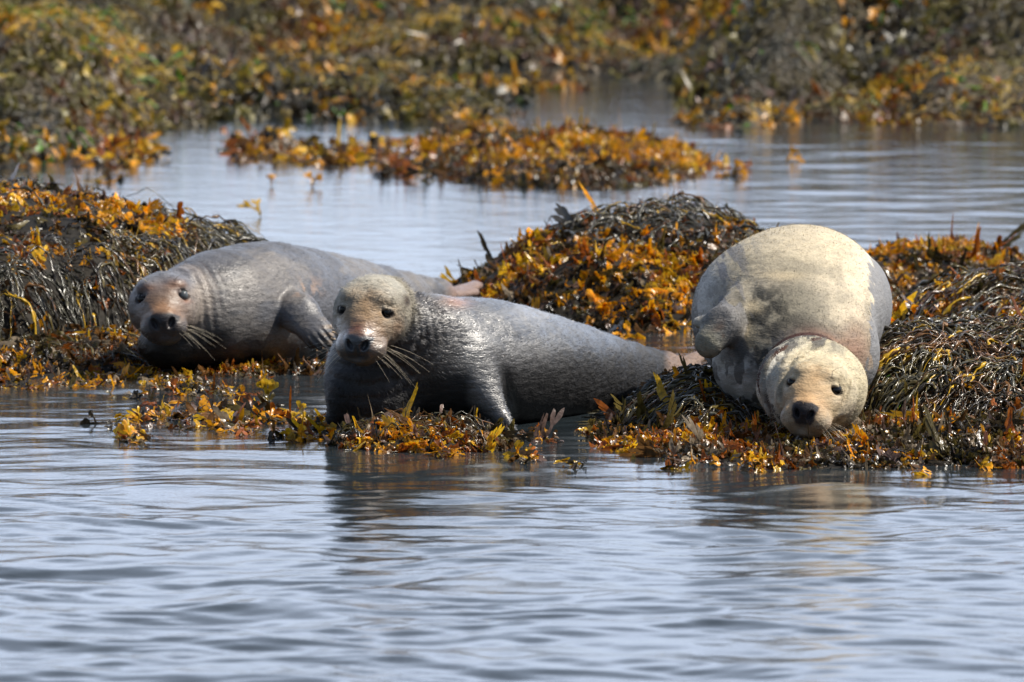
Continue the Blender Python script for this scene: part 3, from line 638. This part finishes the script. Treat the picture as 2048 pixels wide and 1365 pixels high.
def strands(H, start, K, step, r, wid, col, down=1.0, wander=.35, lift=.012, blad=True, dirb=None, arch=.0):
    """narrow knotted wrack strands draped over the heightfield H"""
    n = len(start); p = start[:, :2].copy(); e = .03; ang = r.rand(n)*6.28; out = []; c = np.stack([np.cos(ang), np.sin(ang)], 1)
    if dirb is not None: c = c*.5+dirb
    for k in range(K):
        gx = (H(p[:, 0]+e, p[:, 1])-H(p[:, 0]-e, p[:, 1]))/(2*e); gy = (H(p[:, 0], p[:, 1]+e)-H(p[:, 0], p[:, 1]-e))/(2*e); g = -np.stack([gx, gy], 1)
        gl = np.linalg.norm(g, axis=1, keepdims=True); c = c*.8+down*.35*g/(gl+.15)+wander*.35*r.randn(n, 2); c /= np.linalg.norm(c, axis=1, keepdims=True)+1e-6
        t = k/(K-1); z = H(p[:, 0], p[:, 1])+lift*(.3+r.rand(n)*.0)+start[:, 2]*(.4+.6*t)+arch*sin(t*pi)*start[:, 2]*8+.003*r.randn(n)
        out.append(np.stack([p[:, 0], p[:, 1], np.maximum(z, .004)], 1)); st = step/np.sqrt(1+np.minimum(gl, 2.5)**2); p = p+c*st
    Q = np.stack(out, 1); T = np.gradient(Q, axis=1); T /= np.linalg.norm(T, axis=2, keepdims=True)+1e-9
    roll = r.rand(n, 1)*6.28+np.cumsum(r.normal(0, .25, (n, K)), 1); A = np.cross(T, np.array([0, 0, 1.0])); A /= np.linalg.norm(A, axis=2, keepdims=True)+1e-6; B = np.cross(T, A)
    S = np.cos(roll)[..., None]*A+np.sin(roll)[..., None]*B; Nn = np.cross(T, S)
    wd = wid*(.3+1.2*r.rand(n, 1)**1.5)*np.ones((1, K)); kk = np.arange(K)[None]
    if blad: wd = np.where(((kk+r.randint(0, 4, (n, 1))) % 4 == 0) & (r.rand(n, 1) < .75), wd*2.1, wd*.8)
    wd[:, -1] *= .25; wd[:, 0] *= .6; W = wd[..., None]
    V = np.stack([Q-S*W, Q+Nn*W*.7, Q+S*W, Q-Nn*W*.5], 2)                       # (n,K,4,3)
    i = (np.arange(n)[:, None, None]*K+np.arange(K-1)[None, :, None])*4+np.arange(4)[None, None]; j = (np.arange(n)[:, None, None]*K+np.arange(K-1)[None, :, None])*4+((np.arange(4)+1) % 4)[None, None]
    F = np.stack([i, j, j+4, i+4], -1).reshape(-1, 4)
    C = np.repeat((col[:, None]*(.8+.4*r.rand(n, K, 1)))[:, :, None], 4, 2)
    return V.reshape(-1, 3), F, C.reshape(-1, 3)

# ------------------------------------------------------------------ mounds
class Mound:
    def __init__(s, px, D, rx, ry, h, pw=.5, x=None, bump=.03, seed=0, yaw=0.0):
        s.x = X(px, D) if x is None else x; s.y = D; s.rx = rx; s.ry = ry; s.h = h; s.pw = pw; s.b = bump; s.sd = seed; s.c, s.s = cos(yaw), sin(yaw)
    def H(s, x, y):
        dx, dy = x-s.x, y-s.y; u = (dx*s.c+dy*s.s)/s.rx; v = (-dx*s.s+dy*s.c)/s.ry
        p = np.stack([x*4+s.sd, y*3, np.zeros_like(x)+s.sd], 1); n = fbm(p, 3)
        d2 = (u*u+v*v)*(1+.45*(n-.5)); h = s.h*np.maximum(1-d2, 0)**s.pw
        return h+s.b*2*(fbm(p*2.3+5, 2)-.5)*ss(0, .25, 1-d2)-.05*ss(.95, 1.3, d2)-.012
MOUNDS = []
def Hall(x, y, skip=None):
    h = np.full(len(x), -.06)
    for m in MOUNDS:
        if m is not skip: h = np.maximum(h, m.H(x, y))
    return h
def weed_normal(H, p, e=.04):
    gx = (H(p[:, 0]+e, p[:, 1])-H(p[:, 0]-e, p[:, 1]))/(2*e); gy = (H(p[:, 0], p[:, 1]+e)-H(p[:, 0], p[:, 1]-e))/(2*e)
    n = np.stack([-gx, -gy, np.ones(len(p))], 1); return n/np.linalg.norm(n, axis=1, keepdims=True)
def clear_of_seals(V, F, tol=.004, k=4):
    """drop faces whose frond would stick through a seal"""
    c = V[F].mean(1); d = seal_dist(c); q = c-H3.C
    return F[(d > -tol) & ~((np.abs(q[:, 0]+.03) < .12) & (q[:, 1] < 0) & (q[:, 1] > -.32) & (c[:, 2] > .062))]   # weed pressed flat by the head
FS = 0.68
def seaweed_frond_scatter(m, n, wts, r, tpls, scl, clump=3.0, zmin=-.015, up=.45, down=.6, bend=8, region=None, keep=None):
    n = int(n*1.75); a = r.rand(n)*6.283; rr = np.sqrt(r.rand(n))*1.02; u, v = rr*np.cos(a)*m.rx, rr*np.sin(a)*m.ry
    x = m.x+u*m.c-v*m.s; y = m.y+u*m.s+v*m.c; z = m.H(x, y); ok = (z > zmin) & (z > Hall(x, y, m)-.03)
    if keep is not None: ok &= keep(x, y, z, r.rand(n))
    p = np.stack([x, y, z], 1)[ok]; d = seal_dist(p+np.array([0, 0, .015])); p = p[d > .004]; n = len(p)
    nr = weed_normal(m.H, p); g = np.stack([nr[:, 0], nr[:, 1], np.zeros(n)], 1)
    th = r.rand(n)*6.283; d = np.stack([np.cos(th), np.sin(th), np.zeros(n)], 1)*.8+g*down*1.6
    d = d-(d*nr).sum(1)[:, None]*nr*.8; d /= np.linalg.norm(d, axis=1, keepdims=True)+1e-6
    d = d+nr*(up*.5*r.rand(n, 1)**3); nn = nr+.50*r.randn(n, 3)
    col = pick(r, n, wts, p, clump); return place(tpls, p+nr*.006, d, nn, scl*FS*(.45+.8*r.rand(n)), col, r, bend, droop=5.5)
def rock(m, root, mat=M_ROCK, n=(60, 44)):
    us = np.linspace(-1.08, 1.08, n[0]); vs = np.linspace(-1.08, 1.08, n[1]); gu, gv = np.meshgrid(us, vs); u = gu.ravel()*m.rx; v = gv.ravel()*m.ry
    x = m.x+u*m.c-v*m.s; y = m.y+u*m.s+v*m.c; z = m.H(x, y)-.006; z = np.where(z < -.03, z-.3, z)
    i = (np.arange(n[1]-1)[:, None]*n[0]+np.arange(n[0]-1)[None]).ravel()
    return mesh_obj('rock', np.stack([x, y, z], 1), np.stack([i, i+1, i+1+n[0], i+n[0]], 1), mat, root)
def mound(label, m, fr=None, st=None, seed=1, name='seaweed_mound', cat='seaweed mound', group='seaweed mounds around the seals'):
    r = np.random.RandomState(seed); root = empty(name, (m.x, m.y, 0)); tag(root, label, cat, group); rock(m, root)
    if fr:
        parts = [seaweed_frond_scatter(m, f['n'], f['w'], r, f.get('t', TPL), f.get('s', 1.0), f.get('cl', 3.0), up=f.get('up', .45), down=f.get('down', .6), bend=f.get('bend', 8), keep=f.get('keep')) for f in fr]
        V = np.concatenate([p[0] for p in parts]); C = np.concatenate([p[2] for p in parts]); o = np.cumsum([0]+[len(p[0]) for p in parts[:-1]])
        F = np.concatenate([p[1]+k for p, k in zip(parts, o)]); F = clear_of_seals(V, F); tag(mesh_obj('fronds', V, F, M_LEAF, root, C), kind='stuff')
    if st:
        parts = []
        for f in st:
            n = f['n']; a = r.rand(n)*6.283; rr = np.sqrt(r.rand(n)); u, v = rr*np.cos(a)*m.rx, rr*np.sin(a)*m.ry
            x = m.x+u*m.c-v*m.s; y = m.y+u*m.s+v*m.c; z = m.H(x, y); ok = (z > .0) & (z > Hall(x, y, m)-.03)
            if f.get('keep') is not None: ok &= f['keep'](x, y, z, r.rand(n))
            x, y = x[ok], y[ok]; ok = seal_dist(np.stack([x, y, m.H(x, y)+.01], 1)) > .004; x, y = x[ok], y[ok]; n = len(x)
            s0 = np.stack([x, y, f.get('th', .02)*r.rand(n)], 1); col = pick(r, n, f['w'], s0, f.get('cl', 4.0))
            parts.append(strands(m.H, s0, f.get('K', 12), f.get('step', .018), r, f.get('wid', .0035), col, f.get('down', 1.0), f.get('wander', .4), dirb=f.get('dir'), arch=f.get('arch', .1)))
        V = np.concatenate([p[0] for p in parts]); C = np.concatenate([p[2] for p in parts]); o = np.cumsum([0]+[len(p[0]) for p in parts[:-1]])
        F = np.concatenate([p[1]+k for p, k in zip(parts, o)]); F = clear_of_seals(V, F); tag(mesh_obj('strands', V, F, M_WRACK, root, C), kind='stuff')
    return root
mA = Mound(0, 31.2, 1.28, 1.9, .50, .5, x=-2.12, seed=1, bump=.055); mA2 = Mound(90, 29.55, .62, .62, .10, .6, seed=2, bump=.02)
mB = Mound(1300, 32.05, .74, 1.30, .335, .85, seed=3, bump=.05); mB2 = Mound(1560, 31.7, .45, .9, .26, .6, seed=13)
mC = Mound(1890, 32.9, .46, .85, .17, .6, seed=4); mD = Mound(2030, 30.2, .44, .85, .25, .55, seed=5); mD2 = Mound(1800, 30.3, .22, .8, .11, .6, seed=6)
mE = Mound(1965, 27.75, .56, 1.15, .235, .6, seed=7, bump=.045); mF = Mound(1690, 26.72, .84, .98, .060, .45, seed=8, bump=.012); mF3 = Mound(2060, 26.6, .55, .85, .09, .5, seed=18)
mF2 = Mound(1435, 27.25, .32, .75, .145, .7, seed=9, bump=.015); mG = Mound(852, 26.50, .30, .27, .085, .55, seed=10, bump=.025)
mJ = Mound(470, 29.15, .40, .22, .03, .5, seed=12, bump=.01)
MOUNDS += [mA, mA2, mB, mB2, mC, mD, mD2, mE, mF, mF3, mF2, mG, mJ]
OR = {'orange': 4.5, 'amber': 2.8, 'rust': 2, 'brown': 3.0, 'pale': 1.1, 'olive': 1.8, 'dark': 2.8, 'mauve': .9}
MID = {'orange': 2.0, 'amber': 1.4, 'rust': 1.8, 'brown': 2.6, 'pale': 1.1, 'olive': 2, 'dark': 3.2, 'mauve': 1.2}
DK = {'orange': 1.0, 'rust': 1.2, 'brown': 2, 'pale': .6, 'olive': 2.5, 'dark': 2.2, 'grey': 2}
WR = {'grey': 4, 'dark': 3, 'olive': 3, 'brown': 1.0, 'amber': .5}
WRY = {'olive': 3.6, 'grey': 3, 'amber': .5, 'brown': 3.2, 'dark': 3.6}
low = lambda c, wdt=.06: (lambda x, y, z, u: z+wdt*(u-.5) < c)
hig = lambda c, wdt=.06: (lambda x, y, z, u: z+wdt*(u-.5) > c)
mound('large seaweed mound at the far left, orange on top and dark stringy below', mA,
      [dict(n=3400, w=OR, s=1.15, keep=hig(.30, .05), up=.5), dict(n=1700, w=DK, s=1.0, keep=low(.26, .1)), dict(n=700, w=MID, s=1.0, keep=low(.10, .05))],
      [dict(n=8500, w=WR, K=14, step=.020, wid=.0040, keep=lambda x, y, z, u: (z+.06*(u-.5) < .31) & (z > .05), th=.05, arch=.12, wander=.95), dict(n=250, w=WR, K=12, step=.02, wid=.004, keep=hig(.40), th=.02)], 21)
mound('low rim of orange brown seaweed at the foot of the far left mound', mA2, [dict(n=1700, w=MID, s=.95)], [dict(n=300, w=WR, K=9, th=.02)], 22, 'seaweed_bed', 'seaweed bed', None)
mound('seaweed mound behind the middle seal with a dark stringy crest', mB,
      [dict(n=4200, w=OR, s=1.15, keep=low(.30, .05), up=.5), dict(n=500, w=DK, s=1.0, keep=hig(.26))],
      [dict(n=1700, w=WR, K=11, step=.020, wid=.0042, keep=hig(.275, .06), th=.04, arch=.12, down=.4, wander=.9)], 23)
mound('olive seaweed mound rising directly behind the fat cream seal', mB2, [dict(n=1600, w=MID, s=1.1)], [dict(n=700, w=WRY, K=11, step=.02, wid=.004, th=.03)], 24)
mound('low orange seaweed mound in the water, behind and right of the fat seal', mC, [dict(n=2200, w=OR, s=1.0, up=.3)], None, 25)
mound('dark brown seaweed mound at the right edge, below the low orange one', mD, [dict(n=1900, w=dict(MID, dark=3, brown=4), s=1.15)], [dict(n=700, w=dict(WR, mauve=2), K=12, step=.02, wid=.004, th=.03)], 26)
mound('small orange seaweed clump between the fat seal and the dark brown mound', mD2, [dict(n=800, w=OR, s=1.1)], None, 27)
mound('mound of stringy olive knotted wrack touching the right side of the fat seal', mE,
      [dict(n=800, w=OR, s=1.0, keep=low(.2)), dict(n=1200, w=MID, s=.9, keep=low(.12)), dict(n=2200, w=DK, s=.75)], [dict(n=6500, w=WRY, K=13, step=.015, wid=.0042, th=.035, wander=.55, arch=.12), dict(n=700, w={'green': 1, 'olive': 2}, K=7, step=.01, wid=.002, th=.02)], 28)
mound('wide bed of brown and rust seaweed fronds under the head of the fat seal', mF,
      [dict(n=4200, w=dict(MID, pale=2.0, mauve=1.5), s=1.0, up=.5, keep=low(.2)), ], [dict(n=700, w=WRY, K=10, step=.015, wid=.0035, th=.02, keep=hig(.09))], 29, 'seaweed_bed', 'seaweed bed', None)
mound('rust and grey seaweed bed at the right frame edge, beside the wide one', mF3, [dict(n=2300, w=dict(MID, pale=1.6), s=1.05, up=.5)], None, 30, 'seaweed_bed', 'seaweed bed', None)
mound('dark seaweed hump between the tail of the middle seal and the fat seal', mF2, [dict(n=1500, w=dict(DK, amber=1.5, orange=1.5), s=1.0)], [dict(n=1300, w=WR, K=11, step=.018, wid=.0038, th=.03)], 31)
mound('tangled clump of brown seaweed lying against the chest of the middle seal', mG,
      [dict(n=620, w=dict(MID, pale=1.8, dark=3.4), s=.95, up=.7)], [dict(n=90, w=WRY, K=8, step=.013, wid=.0028, th=.02, arch=.15)], 32, 'seaweed_clump', 'seaweed clump', None)
mound('thin fringe of orange seaweed in the water along the belly of the left seal', mJ, [dict(n=420, w=OR, s=.9, up=1.0)], None, 33, 'seaweed_clump', 'seaweed clump', None)

# ------------------------------------------------------------------ weed afloat
def afloat(label, pts, n, wts, seed, s=.8, up=.8, tp=TPL2, name='floating_seaweed', cat='floating seaweed', group='patches of floating seaweed', sdx=.05, sdy=.12, stuff=True, dens=None):
    """weed strewn on the water along a polyline of photo points"""
    r = np.random.RandomState(seed); pts = [P(a, b, DW(b))[:2] for a, b in pts]; pts = np.array(pts); k = r.randint(0, len(pts)-1, n) if len(pts) > 1 else np.zeros(n, int)
    t = r.rand(n, 1); c = pts[k]*(1-t)+pts[(k+1) % len(pts)]*t if len(pts) > 1 else np.repeat(pts, n, 0)
    # gather in small bunches
    nb = max(1, n//7); bc = r.randint(0, nb, n); bo = r.randn(nb, 2)*[sdx, sdy]; c = c[bc % n]+bo[bc]+r.randn(n, 2)*[.018, .03]
    p = np.concatenate([c, np.full((n, 1), .002)], 1); p = p[(seal_dist(p+[0, 0, .01]) > .01) & (Hall(p[:, 0], p[:, 1]) < .02)]; n = len(p)
    print('afloat', seed, n); th = r.rand(n)*6.283; d = np.stack([np.cos(th), np.sin(th)*.6, up*r.rand(n)**1.5+.02], 1); col = pick(r, n, wts)
    nn = np.stack([.6*r.randn(n), -.5+.6*r.randn(n), np.ones(n)], 1)
    V, F, C = place(tp, p, d, nn, s*(.5+.8*r.rand(n)), col, r, 5); F = clear_of_seals(V, F)
    o = mesh_obj(name, V, F, M_LEAF, None, C); tag(o, label, cat, group, 'stuff' if stuff else None); return o
afloat('broken strip of orange weed afloat left of the middle seal, before its chest', [(262, 868), (380, 838), (520, 842), (640, 858), (690, 880)], 420, OR, 41, .72, .9, sdx=.05, sdy=.25)
afloat('band of small orange leaves afloat between the left seal and the open foreground', [(20, 768), (200, 772), (330, 768), (490, 775)], 380, dict(OR, pale=4), 42, .6, .5, sdx=.05, sdy=.22)
afloat('sparse amber leaf tips standing in the water under the wide seaweed bed', [(1000, 925), (1300, 925), (1600, 938), (1850, 935), (2040, 930)], 130, OR, 43, .55, 1.3, sdx=.05, sdy=.14)
afloat('few orange leaves afloat before the clump at the middle seal chest', [(670, 888), (780, 892), (900, 900), (1010, 890)], 60, OR, 44, .62, 1.2, sdx=.04, sdy=.12)
afloat('loose orange leaves on dark water under the flank of the middle seal', [(1040, 890), (1120, 870), (1230, 880), (1150, 915)], 50, dict(MID, rust=4), 45, .65, .6, sdx=.05, sdy=.12)
afloat('orange leaves afloat in the gap between the left and middle seals', [(560, 735), (610, 722), (652, 738), (640, 748)], 60, OR, 46, .85, 1.2, sdx=.03, sdy=.12)
afloat('scattered weed tips in the water at the foot of the mound behind the middle seal', [(1150, 650), (1250, 662), (1370, 668)], 70, OR, 47, .85, 1.0, sdx=.05, sdy=.2)
afloat('thin line of orange weed drifting in the far left channel', [(470, 300), (600, 302), (740, 318), (880, 330)], 380, OR, 48, 1.25, .8, TPL2, sdx=.05, sdy=.55)
afloat('ragged orange weed drifting before the far left bank', [(0, 315), (120, 305), (230, 308), (285, 312)], 420, OR, 49, 1.2, .8, TPL2, sdx=.06, sdy=.7)
afloat('sparse weed tips drifting right of the far orange islet', [(1350, 318), (1440, 325), (1390, 350)], 50, OR, 50, 1.1, .6, TPL2, sdx=.08, sdy=.6)
mL = Mound(1130, 40.6, .68, 1.9, .12, .9, seed=14, bump=.04); MOUNDS.append(mL)
mound('low orange seaweed islet in the channel behind the seals', mL, [dict(n=3400, w=OR, s=1.25, t=TPL2, up=.7)], None, 51, 'seaweed_islet', 'seaweed islet', None)
mL2 = Mound(960, 41.9, .34, .9, .07, .5, seed=15); MOUNDS.append(mL2)
mound('small orange weed tongue at the upper left of the channel islet', mL2, [dict(n=900, w=OR, s=1.3, t=TPL2, up=.8)], None, 52, 'seaweed_islet', 'seaweed islet', None)
def single(label, px, py, s, colr, seed, tilt=(.7, 0, .4), tp=None):
    r = np.random.RandomState(seed); p = P(px, py, DW(py))[None]*[1, 1, 0]+[0, 0, .004]
    V, F, C = place([tp or TPL2[seed % 3]], p, np.array([tilt]), np.array([[.2, -.8, .6]]), np.array([s]), np.array([PAL[colr]]), r, 5)
    o = mesh_obj('seaweed_frond', V, F, M_LEAF, None, C); tag(o, label, 'seaweed frond', 'lone fronds on the water'); return o
single('big rust orange seaweed blade lying on the water left of the middle seal', 470, 806, 1.5, 'rust', 61, (1, 0, .12), frond_template(91, 0, 4, .02, .05, 20, 1.0))
single('upright bright amber frond sticking out of the water left of the middle seal', 532, 806, 1.1, 'amber', 62, (.2, 0, 1))
single('lone orange frond afloat in the channel above the left seal', 520, 434, 1.2, 'amber', 63, (-.4, 0, .8))
single('smaller lone orange frond afloat below the far left strip of weed', 624, 374, 1.0, 'orange', 64, (.2, 0, 1))
single('tiny lone orange frond farther left than the other floating fronds in the channel', 543, 372, .75, 'orange', 65, (.1, 0, 1))
single('tiny orange frond afloat on the open channel at right, under the far bank', 1573, 324, .9, 'orange', 66, (.5, 0, .6))

# ------------------------------------------------------------------ far shore
def shoreH(x, y):
    px = x/y*FPX+1024; q = np.stack([x*1.1, y*.5, np.zeros_like(x)], 1); n = fbm(q+4.2, 3); n2 = fbm(q*3.1+9, 3)
    edge = 43.3+(n-.5)*3.0-3.2*ss(330, 60, px)+0.3*ss(900, 1300, px); s = y-edge
    h = -.10+.115*ss(-.6, 1.2, s)+.085*(n2-.5)+.02*ss(3, 8, s)
    h += .36*np.exp(-((px-20)/300)**2)*ss(-.3, 4.0, s)+.20*np.exp(-((px-260)/190)**2-((y-48.5)/2.2)**2)
    h += (.54+.25*(n-.5))*ss(1330, 1600, px)*ss(-.2, 3.6, s)*(1+.25*ss(1700, 2100, px))
    h += .17*np.exp(-((px-940)/170)**2-((y-51)/1.1)**2)+.12*np.exp(-((px-420)/230)**2-((y-47.5)/2)**2)+.06*np.exp(-((px-700)/260)**2-((y-45.5)/1.3)**2)
    h -= .25*np.exp(-((px-1200)/150)**4-((y-44.6)/1.5)**4)+.06*np.exp(-((px-900)/200)**2-((y-47.8)/.6)**2)+.10*np.exp(-((px-640)/130)**2-((y-50.2)/.9)**2)+.10*np.exp(-((px-1340)/90)**2-((y-50.5)/.8)**2)
    back = ss(51.3, 53.2, y+.9*(n-.5)*2); h += back*(.36+.4*(n2-.5))*(1+1.0*ss(820, 1000, px))+.05*ss(54, 62, y)
    h -= .11*ss(.52, .60, fbm(np.stack([x*.75, y*1.9, 0*x+5], 1), 2))*ss(330, 480, px)*ss(1480, 1330, px)*ss(.8, 2, s)*ss(51.5, 50.5, y)
    return np.where(s < -1.5, -.3, h)
shx = np.concatenate([np.linspace(-90, -5.2, 26), np.arange(-5.0, 5.01, .06), np.linspace(5.2, 90, 26)]); shy = np.concatenate([np.arange(38.5, 56, .07), np.linspace(56.2, 75, 40), np.linspace(78, 420, 24)])
def shz(x, y): return np.where(np.abs(x) > 5.1, np.minimum(shoreH(np.sign(x)*5.1+(x-np.sign(x)*5.1)*.15, y), 2.0), shoreH(x, y))
sh = strip_grid(shx, shy, shz, 'shore', M_SHORE); tag(sh, 'low weed covered shore behind the channel', kind='structure')
r = np.random.RandomState(77); n = 110000; xx = r.uniform(-1, 1, n); yy = 39.5+16.5*r.rand(n)**.8; xx = xx*(yy*.0593*1.25+.3); zz = shoreH(xx, yy)
nsel = fbm(np.stack([xx*2.2, yy*1.0, zz*2], 1)+40, 3); kind = fbm(np.stack([xx*1.4, yy*.7, zz*2], 1)+71, 3)
lowp = zz > -.03; grow = (kind+.10*r.randn(n)) > .44+.08*ss(.02, .4, zz)
F_ = lowp & grow & (r.rand(n) < .62+.4*(nsel > .45)); p = np.stack([xx, yy, np.maximum(zz, .0)+.01], 1)[F_]; nr = weed_normal(shoreH, p, .1); k = len(p)
th = r.rand(k)*6.283; d = np.stack([np.cos(th), np.sin(th), 0*th], 1)*.7+np.stack([nr[:, 0], nr[:, 1]-.15, -.1+0*th], 1)*1.2+nr*(.7*r.rand(k, 1)**1.5)
colf = pick(r, k, {'orange': 1.7, 'amber': 1.9, 'rust': 1.0, 'brown': 2.4, 'mauve': 1.4, 'pale': 1.5, 'olive': 3.0, 'moss': 3.0, 'yellow': .8, 'grey': 2.6, 'dark': 2.2, 'green': .25}, p, 1.0, .07)
V, F, C = place(TPLF, p, d, nr+.6*r.randn(k, 3), .82*(.6+.8*r.rand(k)), colf*.85, r, 5)
tag(mesh_obj('shore_seaweed', V, F, M_FAR, None, C), 'orange and brown bladder wrack spread over the far shore', 'seaweed', None, 'stuff')
S_ = (zz > .0) & (~grow) & (r.rand(n) < .55); p = np.stack([xx, yy, .05*r.rand(n)], 1)[S_]; k = len(p)
colf = pick(r, k, {'grey': 4, 'olive': 3, 'moss': 3, 'dark': 1.5, 'amber': 1.3, 'yellow': 1.3, 'pale': 1.2, 'green': .2}, p, .9, .08)
px_ = xx[S_]/yy[S_]*FPX+1024; hang = (((px_ > 1090) & (px_ < 1290)) | (px_ < 330)) & (yy[S_] > 50.2) | ((px_ < 250) & (yy[S_] > 44.5) & (yy[S_] < 47)); hang &= r.rand(k) < .7
ch = pick(r, k, {'amber': 3, 'yellow': 2.5, 'moss': 2, 'green': 1.2}); colf = np.where(hang[:, None], ch, colf)
V, F, C = strands(shoreH, p, 7, .030, r, .0060, colf, .6, 1.3, blad=False, arch=.15)
tag(mesh_obj('shore_wrack', V, F, M_FAR, None, C), 'grey olive stringy wrack covering the humps of the far shore', 'seaweed', None, 'stuff')
